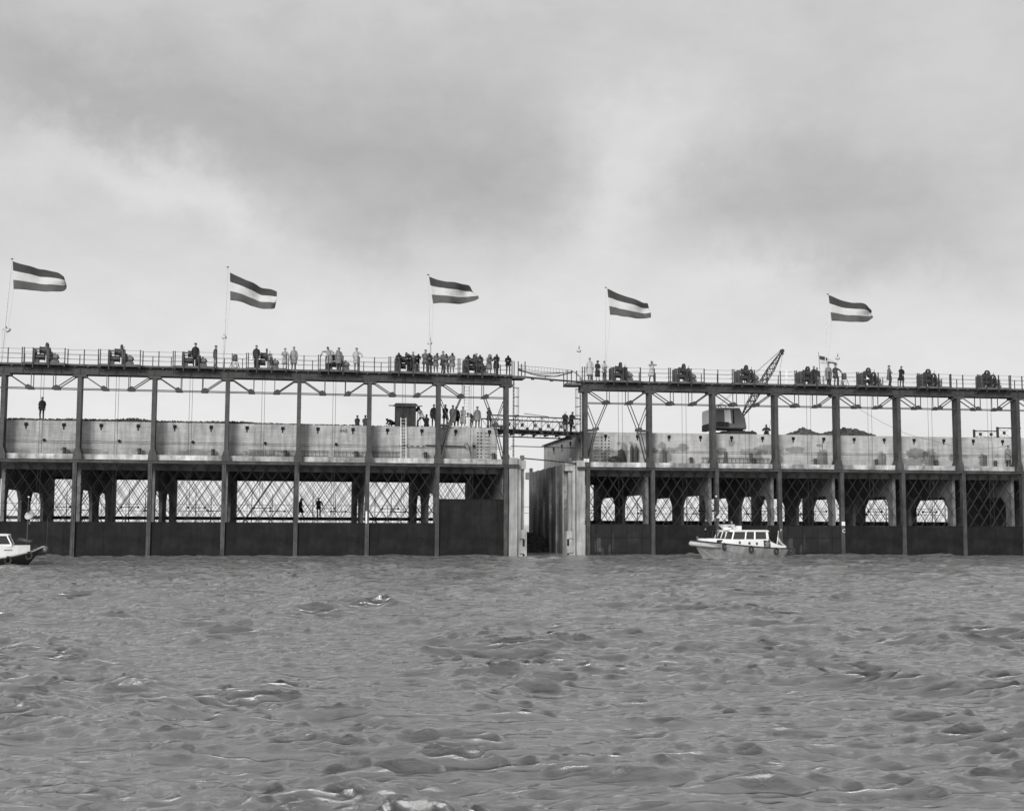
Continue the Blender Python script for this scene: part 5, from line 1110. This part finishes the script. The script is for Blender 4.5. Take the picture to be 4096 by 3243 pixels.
# ------------------------------------------------------------ crane
s_ = sx('R', 2882, 1735, 3.6); r_ = thing('R', 'crawler_crane', 'crawler crane with boxy two-tone cab and lattice jib on the right caisson', 'crane', s_, 3.6, ZP+.005)
for y_ in (0, 1.9):
    mb = MB(); n = 20; L_, hh_ = 3.25, .38; prof = [(hh_/2+(-hh_/2)*math.cos(a), hh_/2+hh_/2*math.sin(a)) for a in np.linspace(math.pi*.5, -math.pi*.5, 8)]
    poly = [(hh_/2-hh_/2*math.cos(a), hh_/2+hh_/2*math.sin(a)) for a in np.linspace(-math.pi/2, math.pi/2, 8)]+[(L_-hh_/2+hh_/2*math.cos(a), hh_/2+hh_/2*math.sin(a)) for a in np.linspace(math.pi/2, -math.pi/2, 8)]
    mb.prism(poly, y_, y_+.5); 
    for k in range(24): mb.box((.2+k*.12, y_-.02, hh_), (.27+k*.12, y_+.52, hh_+.035))
    mb.build('track', MT['steel'], r_)
mb = MB(); mb.box((.9, .3, .38), (2.3, 2.1, .50)); mb.lathe([(.7, .5), (.7, .68)], (1.65, 1.15, 0), 'z', 20); mb.build('turntable', MT['steel'], r_)
bx0 = sx('R', 2841, 1690, 3.4)-s_; X = lambda px: sx('R', px, 1680, 3.5)-s_; Zc = lambda py: S('R', 2900, py, 3.5)[1]-ZP
side = [(X(2842), Zc(1711)), (X(2842), Zc(1645)), (X(2868), Zc(1636)), (X(2960), Zc(1634)), (X(2980), Zc(1672)), (X(2986), Zc(1711))]
mb = MB(); mb.prism(side, -.12, 2.2); mb.build('cab', MT['cranedk'], r_)
mb = MB(); mb.prism([(X(2899), Zc(1692)), (X(2897), Zc(1640)), (X(2921), Zc(1638)), (X(2925), Zc(1692))], -.15, -.123); mb.build('door', MT['cranelt'], r_)
mb = MB(); mb.prism([(X(2932), Zc(1695)), (X(2931), Zc(1637)), (X(2935), Zc(1637)), (X(2938), Zc(1695))], -.14, -.123); mb.build('seam', MT['dark'], r_)
mb = MB(); mb.prism([(X(2842)-.06, Zc(1694)), (X(2842)-.06, Zc(1648)), (X(2842)-.04, Zc(1640)), (X(2842)-.003, Zc(1638)), (X(2842)-.003, Zc(1694))], -.1, 2.2); mb.build('rear_cover', MT['cranelt'], r_)
mb = MB(); mb.box((X(2842)-.12, -.18, Zc(1721)), (X(2842)+.25, 2.1, Zc(1696))); mb.box((X(2862), -.24, Zc(1706)), (X(2914), -.153, Zc(1688))); mb.box((X(2848), .0, Zc(1715)), (X(2985), 2.1, Zc(1711)-.003)); mb.build('counterweight', MT['shed'], r_)
mb = MB(); mb.prism([(X(2842)-.02, Zc(1642)+.02), (X(2868), Zc(1636)+.02), (X(2960), Zc(1634)+.02), (X(2958), Zc(1631)+.03), (X(2865), Zc(1632)+.03)], -.16, 2.25); mb.build('roof', MT['cranelt'], r_)
cp = lambda px, py: Vector((S('R', px, py, 4.6)[0]-s_, 1.0, S('R', px, py, 4.6)[1]-ZP))
f0, f1 = cp(2970, 1664), cp(3127, 1406); ax_ = (f1-f0).normalized(); pn = ax_.cross(Vector((0, 1, 0))).normalized(); LB = (f1-f0).length
def wd(u): return .06+.19*min(1, u/.18, (1-u)/.28)
mb = MB(); 
for a in (-1, 1):
    for b in (-1, 1): mb.tube([f0+ax_*LB*u+pn*a*wd(u)+Vector((0, b*wd(u)*1.0, 0)) for u in np.linspace(0, 1, 12)], .042, 5)
nz = 24
for k in range(nz):
    u0, u1 = k/nz, (k+1)/nz; sg = 1 if k % 2 else -1
    for b in (-1, 1):
        mb.tube([f0+ax_*LB*u0+pn*sg*wd(u0)+Vector((0, b*wd(u0), 0)), f0+ax_*LB*u1-pn*sg*wd(u1)+Vector((0, b*wd(u1), 0))], .026, 4)
    for a in (-1, 1): mb.tube([f0+ax_*LB*u0+pn*a*wd(u0)+Vector((0, sg*wd(u0), 0)), f0+ax_*LB*u1+pn*a*wd(u1)+Vector((0, -sg*wd(u1), 0))], .016, 4)
mb.build('jib', MT['steel'], r_)
mb = MB(); mb.lathe([(0, -.16), (.17, -.16), (.17, .16), (0, .16)], tuple(f1+ax_*.05), 'y', 14); mb.lathe([(0, -.14), (.1, -.14), (.1, .14), (0, .14)], tuple(f1-ax_*.15-pn*.15), 'y', 12); mb.build('jib_head', MT['steel'], r_)
g0 = cp(2880, 1618)
for dy in (-.5, .5):
    mb = MB(); mb.tube([g0+Vector((0, dy, 0)), f1+Vector((-.1, dy*.3, .1))], .012, 4); mb.build('pendant_rope', MT['wire'], r_)
mb = MB(); mb.tube([g0+Vector((0, -.5, 0)), g0+Vector((0, .5, 0))], .03, 5); 
for dy in (-.5, .5): mb.tube([g0+Vector((0, dy, 0)), (X(2870), 1+dy, Zc(1636)), ], .03, 5); mb.tube([g0+Vector((0, dy, 0)), (X(2925), 1+dy, Zc(1635))], .03, 5)
mb.build('gantry_frame', MT['steel'], r_)
mb = MB(); mb.tube([f1+Vector((.12, 0, 0)), cp(3112, 1520), cp(3078, 1710)], .012, 4); mb.build('hoist_rope', MT['wire'], r_)
# ------------------------------------------------------------ boats
def interp(u, xs, ys): return float(np.interp(u, xs, ys))
def boat(loc, yaw, name, label, L=9.4, hull='hullgrey', top='white', scale=1.0, big=True, stern_flag=True):
    r_ = empty(name, label, 'boat', loc, yaw); r_.scale = (scale,)*3
    sheer = lambda u: interp(u, [0, .1, .3, .5, .7, .85, 1], [1.32, 1.24, 1.05, .90, .78, .72, .72] if big else [1.25, .90, .52, .42, .42, .46, .52])
    hb = lambda u: interp(u, [0, .03, .08, .18, .32, .5, .8, .94, 1], [.04, .28, .55, .92, 1.2, 1.32, 1.25, 1.08, .92])
    hw = lambda u: interp(u, [0, .1, .2, .35, .5, .8, 1], [.01, .10, .40, .85, 1.05, 1.0, .70])
    us = [0, .02, .05, .09, .14, .2, .28, .36, .46, .56, .66, .76, .86, .94, 1]
    rg = []
    for u in us:
        rake = 1.15*max(0, 1-u/.3)**1.3; xs = L/2-u*L; sh = sheer(u); b, w_ = hb(u), hw(u); tr = .35*max(0, (u-.9)/.1)
        prof = [(b, sh, 0), (b*.96+w_*.04, sh*.72, .28), (b*.5+w_*.5, sh*.35, .62), (w_, -.05, .95), (w_*.7, -.35, 1.1), (.02, -.5, 1.2)]
        ring = [(xs-rake*f_+tr*f_, y_, z_) for y_, z_, f_ in prof]+[(xs-rake*f_+tr*f_, -y_, z_) for y_, z_, f_ in prof[::-1]]
        rg.append(ring)
    mb = MB(); mb.rings(rg, cap=True, closed=False); 
    vs = []; n = len(us)
    mb2 = MB(); mb2.rings([[(L/2-u*L, hb(u)-.03, sheer(u)-.02), (L/2-u*L, 0, sheer(u)+.03), (L/2-u*L, -hb(u)+.03, sheer(u)-.02)] for u in us], cap=False, closed=False)
    o = mb.build('hull', MT[hull], r_, smooth=True); mb2.build('deck', MT['lintel'], r_)
    for sg in (1, -1):
        mb = MB(); mb.tube([(L/2-u*L+(.03 if u < .01 else 0), sg*hb(u), sheer(u)) for u in us], [.05]*len(us), 6); mb.build('rub_rail', MT['steel'] if big else MT['canvas'], r_)
    # white coaming, higher amidships and sweeping down aft
    ch = lambda u: interp(u, [.10, .14, .3, .5, .66, .74, .80, .88, .95], [.22, .30, .38, .50, .58, .52, .34, .22, .18] if big else [.45, .52, .84, .94, .94, .8, .6, .4, .3])
    cu = [.11, .13, .2, .28, .36, .46, .56, .66, .70, .74, .78, .82, .88, .94]
    mb = MB(); k_ = .90
    mb.rings([[(L/2-u*L, hb(u)*k_, sheer(u)-.04), (L/2-u*L, hb(u)*k_-.06, sheer(u)+ch(u)), (L/2-u*L, -(hb(u)*k_-.06), sheer(u)+ch(u)), (L/2-u*L, -hb(u)*k_, sheer(u)-.04)] for u in cu if u <= .72], closed=True)
    for sg in (1, -1):
        mb.rings([[(L/2-u*L, sg*hb(u)*k_, sheer(u)-.04), (L/2-u*L, sg*(hb(u)*k_-.06), sheer(u)+ch(u)), (L/2-u*L, sg*(hb(u)*k_-.12), sheer(u)+ch(u)), (L/2-u*L, sg*(hb(u)*k_-.08), sheer(u)-.04)] for u in cu if u >= .70], closed=True)
    mb.build('coaming', MT[top], r_)
    yS = lambda u: hb(u)*k_+.004
    for u in (.40, .50, .585):
        for sg in (1, -1):
            mb = MB(); mb.lathe([(0, -.01), (.115, -.01), (.115, .02), (.09, .025), (0, .022)], (L/2-u*L, 0, 0), 'y', 16); o = mb.build('porthole', MT['lintel'], r_); o.location = (0, sg*(yS(u)-.035), sheer(u)+ch(u)*.45); o.rotation_euler = (0, 0, 0)
            if sg < 0: o.scale = (1, -1, 1)
    if big:
        mb = MB(); u0, u1 = .665, .74
        mb.add([(L/2-u0*L, yS(u0)-.0, sheer(u0)+.03), (L/2-(u1)*L, yS(u1)+.0, sheer(u1)+.03), (L/2-u1*L, yS(u1)-.045, sheer(u1)+ch(u1)-.0), (L/2-u0*L, yS(u0)-.05, sheer(u0)+ch(u0)-.03),
                (L/2-u0*L, yS(u0)+.025, sheer(u0)+.03), (L/2-(u1)*L, yS(u1)+.025, sheer(u1)+.03), (L/2-u1*L, yS(u1)-.02, sheer(u1)+ch(u1)-.0), (L/2-u0*L, yS(u0)-.025, sheer(u0)+ch(u0)-.03)], [(0, 1, 2, 3), (7, 6, 5, 4), (0, 4, 5, 1), (1, 5, 6, 2), (2, 6, 7, 3), (3, 7, 4, 0)])
        nb = mb.build('name_board', MT['machine'], r_)
        uc = (u0+u1)/2
        for i, tx in enumerate(('HULP', 'WAARNEMING', 'V. BERGING', 'DIENST', 'ZIERIKZEE 118')):
            text(tx, nb, .085, (L/2-uc*L, yS(uc)+.036-.010*(4-i), sheer(uc)+.42-.085*i), 'chalk', rot=(math.pi/2, 0, math.pi), align='CENTER', ext=.001)
        mb = MB(); mb.box((L/2-.27*L, yS(.2)-.01, sheer(.2)+.06), (L/2-.175*L, yS(.2)+.02, sheer(.2)+.24)); mb.build('vent_panel', MT['steel'], r_)
    else:
        text('ANNEMIE', r_, .13, (L/2-.27*L, -(yS(.24)+.035), sheer(.25)+.38), 'blackpaint', rot=(math.pi/2, 0, .14))
    # wheelhouse with a raked windscreen
    zb, zt = 1.32, 2.02; xf, xa = L/2-(.30 if big else .215)*L, L/2-.735*L; wb, wt = .98, .86
    def house(z_, w_, fr): return [(xf+fr, .45*w_, z_), (xf-.28+fr, w_, z_), (xa, w_, z_), (xa, -w_, z_), (xf-.28+fr, -w_, z_), (xf+fr, -.45*w_, z_)]
    R0, R1, R2, R3 = house(zb-.05, wb, .0), house(zb+.1, wb-.02, -.04), house(zt-.06, wt+.01, -.30), house(zt, wt, -.33)
    mb = MB(); mb.rings([R0, R1]); mb.build('wheelhouse_base', MT[top], r_)
    mb = MB(); mb.rings([[(x, y*.93, z) for x, y, z in R1], [(x, y*.93, z) for x, y, z in R2]]); mb.build('window_glass', MT['glass'], r_)
    # the posts between the panes
    mb = MB()
    for i in range(6):
        a, b = Vector(R1[i]), Vector(R2[i]); mb.bar(a, b, .075)
    for sg in (1, -1):
        for f_ in (.0, .36, .62, .97): mb.bar((xf-.3+(xa-xf+.3)*f_, sg*(wb-.02), zb+.1), (xf-.58+(xa-xf+.58)*(f_), sg*(wt+.01), zt-.06), .09, .05)
    mb.bar(((R1[0][0]), 0, R1[0][2]), ((R2[0][0]), 0, R2[0][2]), .07); mb.build('window_frame', MT[top], r_)
    mb = MB(); top_r = [(x+(.10 if x > xa+.1 else -.14), y*1.07, z) for x, y, z in house(zt-.055, wt, -.33)]
    mb.rings([top_r, [(x, y, z+.09) for x, y, z in top_r], [(x*.97, y*.85, z+.15) for x, y, z in top_r]]); mb.build('roof', MT[top], r_, bevel=.02)
    if big:
        # screen, box and searchlight on the roof
        mb = MB(); mb.add([(xf-1.0, -.7, 2.12), (xf-1.0, .7, 2.12), (xf-.62, .85, 2.52), (xf-.62, -.85, 2.52), (xf-1.05, -.7, 2.12), (xf-1.05, .7, 2.12), (xf-.67, .85, 2.52), (xf-.67, -.85, 2.52)], [(0, 1, 2, 3), (7, 6, 5, 4), (0, 4, 5, 1), (1, 5, 6, 2), (2, 6, 7, 3), (3, 7, 4, 0)])
        mb.box((xf-1.6, .6, 2.12), (xf-1.06, .65, 2.42)); mb.box((xf-1.6, -.65, 2.12), (xf-1.06, -.6, 2.42)); mb.build('bridge_screen', MT[top], r_)
        mb = MB(); mb.box((xf-.5, .25, 2.1), (xf-.1, .7, 2.3)); mb.build('roof_locker', MT[top], r_)
        mb = MB(); mb.lathe([(0, -.1), (.12, -.08), (.14, .06), (.12, .1), (0, .1)], (xf-.75, .3, 2.27), 'x', 14); mb.build('searchlight', MT['lintel'], r_)
    # mast
    mx_ = xf+.35 if big else xf+.9; mh = 4.55
    mb = MB(); mb.tube([(mx_, 0, 1.3), (mx_, 0, mh)], [.06, .035], 8); mb.tube([(mx_, -.5, 3.55), (mx_, .5, 3.55)], .02, 5); mb.tube([(mx_+.1, 0, 3.62), (mx_-.02, 0, 3.62)], .03, 5); mb.build('mast', MT['steel_mid'], r_)
    mb = MB(); mb.lathe([(0, -.07), (.06, -.03), (.07, .02), (0, .08)], (mx_, 0, mh+.05), 'z', 12); mb.build('masthead_light', MT['white'], r_)
    for z_ in (3.38, 2.85):
        mb = MB(); mb.lathe([(.07, -.1), (.09, -.08), (.09, .08), (.05, .12), (0, .12)], (mx_+.12, 0, z_), 'z', 10); mb.tube([(mx_+.12, 0, z_-.1), (mx_, 0, z_-.1)], .015, 4); mb.build('lantern', MT['machine_lt'], r_)
    if big:
        mb = MB(); mb.add([(mx_, .42, 3.4), (mx_, .42, 2.95), (mx_+.1, .05, 3.0), (mx_+.01, .42, 3.4), (mx_+.01, .42, 2.95), (mx_+.11, .05, 3.0)], [(0, 1, 2), (5, 4, 3), (0, 3, 4, 1), (1, 4, 5, 2), (2, 5, 3, 0)]); mb.build('pennant', MT['flagwhite'], r_)
    else:
        mb = MB(); mb.lathe([(0, -.08), (.30, -.05), (.33, 0), (.22, .09), (0, .12)], (0, 0, 0), 'x', 18); o = mb.build('signal_disc', MT['canvas'], r_, smooth=True); o.location = (mx_+.05, -.12, 3.35); o.rotation_euler = (R(10), R(30), R(50))
        mb = MB(); mb.tube([(mx_+1.3, 0, 1.3), (mx_+1.3, 0, 3.1)], .02, 6); mb.build('jackstaff', MT['steel_mid'], r_)
        mb = MB()
        for k in range(4): mb.tube([(mx_+.1+.1*k, -.4+.2*k, 1.55+.03*k), (mx_-.5, -.3+.15*k, 1.68+.05*k), (mx_-1.0, -.2+.1*k, 1.5)], .035, 6)
        mb.build('lashed_spars', MT['plank'], r_)
    # foredeck rail, bitts, fenders
    mb = MB()
    for sg in (1,) if big else ():
        fr_ = [(.18, 0), (.18, .55), (.30, .62), (.36, .60), (.385, 0)]
        pts = [(L/2-u*L, sg*(hb(u)*.62), sheer(u)+.36+z_) for u, z_ in ((.16, 0), (.16, .0), (.165, .5), (.26, .62), (.33, .60), (.37, .35), (.375, 0))]
        mb.tube(pts, .022, 6)
        for u in (.22, .28, .33): mb.tube([(L/2-u*L, sg*hb(u)*.62, sheer(u)+.3), (L/2-u*L, sg*hb(u)*.62, sheer(u)+.94)], .018, 5)
        mb.tube([(L/2-u*L, sg*hb(u)*.62, sheer(u)+.40) for u in (.16, .3, .44)], .018, 5)
    if mb.v: mb.build('deck_rail', MT['steel'], r_)
    mb = MB(); mb.lathe([(.06, 0), (.06, .3), (.1, .32), (.1, .36), (0, .36)], (L/2-.055*L, .0, sheer(.06)), 'z', 10); mb.build('bitt', MT['machine_lt'] if big else MT['steel'], r_)
    mb = MB(); mb.lathe([(.05, 0), (.05, .22), (.08, .24), (0, .26)], (L/2-.95*L, .4, sheer(.95)), 'z', 10); mb.build('bitt', MT['machine_lt'], r_)
    if big:
        pts = [(L/2-u*L+.06, sg*(hb(u)+.1), sheer(u)-.20-.55*u) for sg, u in ((1, .20), (1, .13), (1, .07), (1, .02))]+[(L/2+.14, 0, sheer(0)-.18)]+[(L/2-u*L+.06, -(hb(u)+.1), sheer(u)-.2-.5*u) for u in (.02, .07, .12)]
        mb = MB(); mb.tube(pts, [.05, .11, .15, .16, .16, .15, .13, .06], 10); mb.build('bow_fender', MT['canvas'], r_, smooth=True)
    else:
        mb = MB(); mb.lathe([(0, -.3), (.14, -.26), (.24, -.1), (.24, .1), (.14, .26), (0, .3)], (L/2+.08, 0, sheer(0)-.2), 'y', 16); mb.build('bow_fender', MT['machine_lt'], r_, smooth=True)
    ty = [(.235, .0, 0), (.50, .0, 0), (.79, .0, 30), (.985, .0, 40)] if big else [(.12, 0, 0), (.27, 0, 0), (.45, 0, 0)]
    sgs = 1 if big else -1
    for u, dz, tl in ty:
        mb = MB(); n = 22; rg = []
        for k in range(n+1):
            a = 2*math.pi*k/n; rg.append((math.cos(a)*.19, 0, math.sin(a)*.22))
        mb.tube(rg[:-1]+[rg[0]], .075, 8, cap=False); o = mb.build('tyre_fender', MT['tyre'], r_, smooth=True); o.location = (L/2-u*L-(.0 if u > .3 else .0), sgs*(hb(u)*(.95 if u < .9 else 1)+.09), sheer(u)-.22); o.rotation_euler = (0, R(tl*.6), R(-tl if u > .9 else (14 if u < .3 else 0))*sgs)
    if big:
        mb = MB(); mb.tube([(L/2-.3, .25, .95), (L/2-.9, .75, .35), (L/2-1.5, 1.35, -.1)], .016, 4); mb.tube([(L/2-.20*L, hb(.2)+.03, .78), (L/2-.26*L, hb(.26)+.05, .92), (L/2-.31*L, hb(.31)+.06, 1.0)], .014, 4); mb.tube([(L/2-.22*L, hb(.22)*.9+.06, .70), (L/2-.35*L, hb(.35)*.93, .42), (L/2-.55*L, hb(.55)*.84, .12)], .014, 4); mb.build('mooring_rope', MT['rope'], r_)
        mb = MB(); rgs = []
        for x_, r1 in ((xa+.02, .0), (xa-.15, .05), (xa-.35, .15), (xa-.42, .3)):
            rgs.append([(x_, .82*math.cos(a), 1.25+(.62-r1)*math.sin(a)) for a in np.linspace(0, math.pi, 12)])
        mb.rings(rgs, cap=False, closed=False); mb.build('canvas_hood', MT['hullgrey'], r_, smooth=True)
        mb = MB(); mb.box((xa-1.3, -.35, .8), (xa-.7, .3, 1.28)); mb.lathe([(.16, 0), (.16, .12), (.1, .16), (0, .16)], (xa-1.0, 0, 1.283), 'z', 12); mb.build('engine_casing', MT['hulldark'], r_)
        mb = MB(); mb.tube([(xa-1.25, -.5, .8), (xa-1.2, -.5, 1.9), (xa-1.35, -.4, 2.5), (xa-1.7, -.3, 2.85)], .03, 6); mb.tube([(xa-1.55, -.3, 2.3), (xa-1.45, -.35, 1.1)], .014, 4); mb.build('davit', MT['steel_mid'], r_)
        if stern_flag:
            mb = MB(); mb.tube([(-L/2+.85, .25, .75), (-L/2+.62, .25, 2.05)], [.03, .02], 6); mb.build('flagstaff', MT['white'], r_)
    return r_
def boat_at(u_px, y_px, depth):
    d = fw + rt*((u_px-2048)/F) - up*((y_px-1621.5)/F); k = depth/d.y; p = Vector((0, 0, CH))+d*k; return p
p = boat_at(2951, 2224, 97.2)
BY = math.pi+R(35)
bR = boat((p.x+.05, p.y, WZ+.0), BY, 'motor_launch', 'white and grey motor launch moored before the gates of the right caisson')
MR = Matrix.Rotation(BY, 3, 'Z')
def onboat(x, y, z): return Vector((p.x+.05, p.y, WZ))+MR @ Vector((x, y, z))
# its ensign
mb = MB(); n, m_ = 18, 12; vs = []
tp, bt_ = (Vector((-4.7+.68, .25, 1.95)), Vector((-4.7+.80, .25, 1.0))), (Vector((-4.7-.15, .40, .78)), Vector((-4.7-.22, .38, .70)))
for i in range(n+1):
    u = i/n
    for j in range(m_+1):
        v = j/m_; a = tp[0].lerp(tp[1], v); b = bt_[0].lerp(bt_[1], v); q = a.lerp(b, u); q = q+Vector((0, .07*math.sin(9*u+2*v)*u, -.12*math.sin(math.pi*u)*(1-v))); vs.append(tuple(q))
fs = [(i*(m_+1)+j, i*(m_+1)+j+1, (i+1)*(m_+1)+j+1, (i+1)*(m_+1)+j) for i in range(n) for j in range(m_)]
mb.v = vs; mb.f = fs; mb.mi = [min(2, (k % m_)*3//m_) for k in range(n*m_)]
o = mb.build('flag', [MT['blue'], MT['flagwhite'], MT['machine_lt']], None, smooth=True); o.location = (p.x+.05, p.y, WZ); o.rotation_euler = (0, 0, BY); so = o.modifiers.new('t', 'SOLIDIFY'); so.thickness = .006
tag(o, 'small striped flag drooping from the stern of the grey motor launch', 'flag')
q = onboat(3.45, .18, 1.20); person(q, 0, pose='clasp', coat=.016, legs=.016, hem=.80, hat='hair', hatc=.05, h=1.76, yaw=-20, label='man in dark clothes standing on the bow of the motor launch')
for (x_, c_, lb, hc) in ((.35, .03, 'man behind the roof screen of the launch, only his head showing', .03), (-.45, .13, 'man in grey jacket behind the wheelhouse roof of the launch', .04)):
    q = onboat(x_, -1.10, 1.12); person(q, 0, pose='stand', coat=c_, legs=.04, hem=.75, hat='hair', hatc=hc, h=1.74 if x_ > 0 else 1.70, yaw=-30, hy=-30, group='men standing on the far side deck of the launch', label=lb)
pl_ = boat_at(176, 2185, 76.0); yl = R(33); ln = 9.4*.86/2
boat((pl_.x-ln*math.cos(yl), pl_.y-ln*math.sin(yl), WZ+.0), yl, 'motor_launch', 'white motor launch with black lower hull cut off by the left edge', hull='hulldark', scale=.86, big=False)
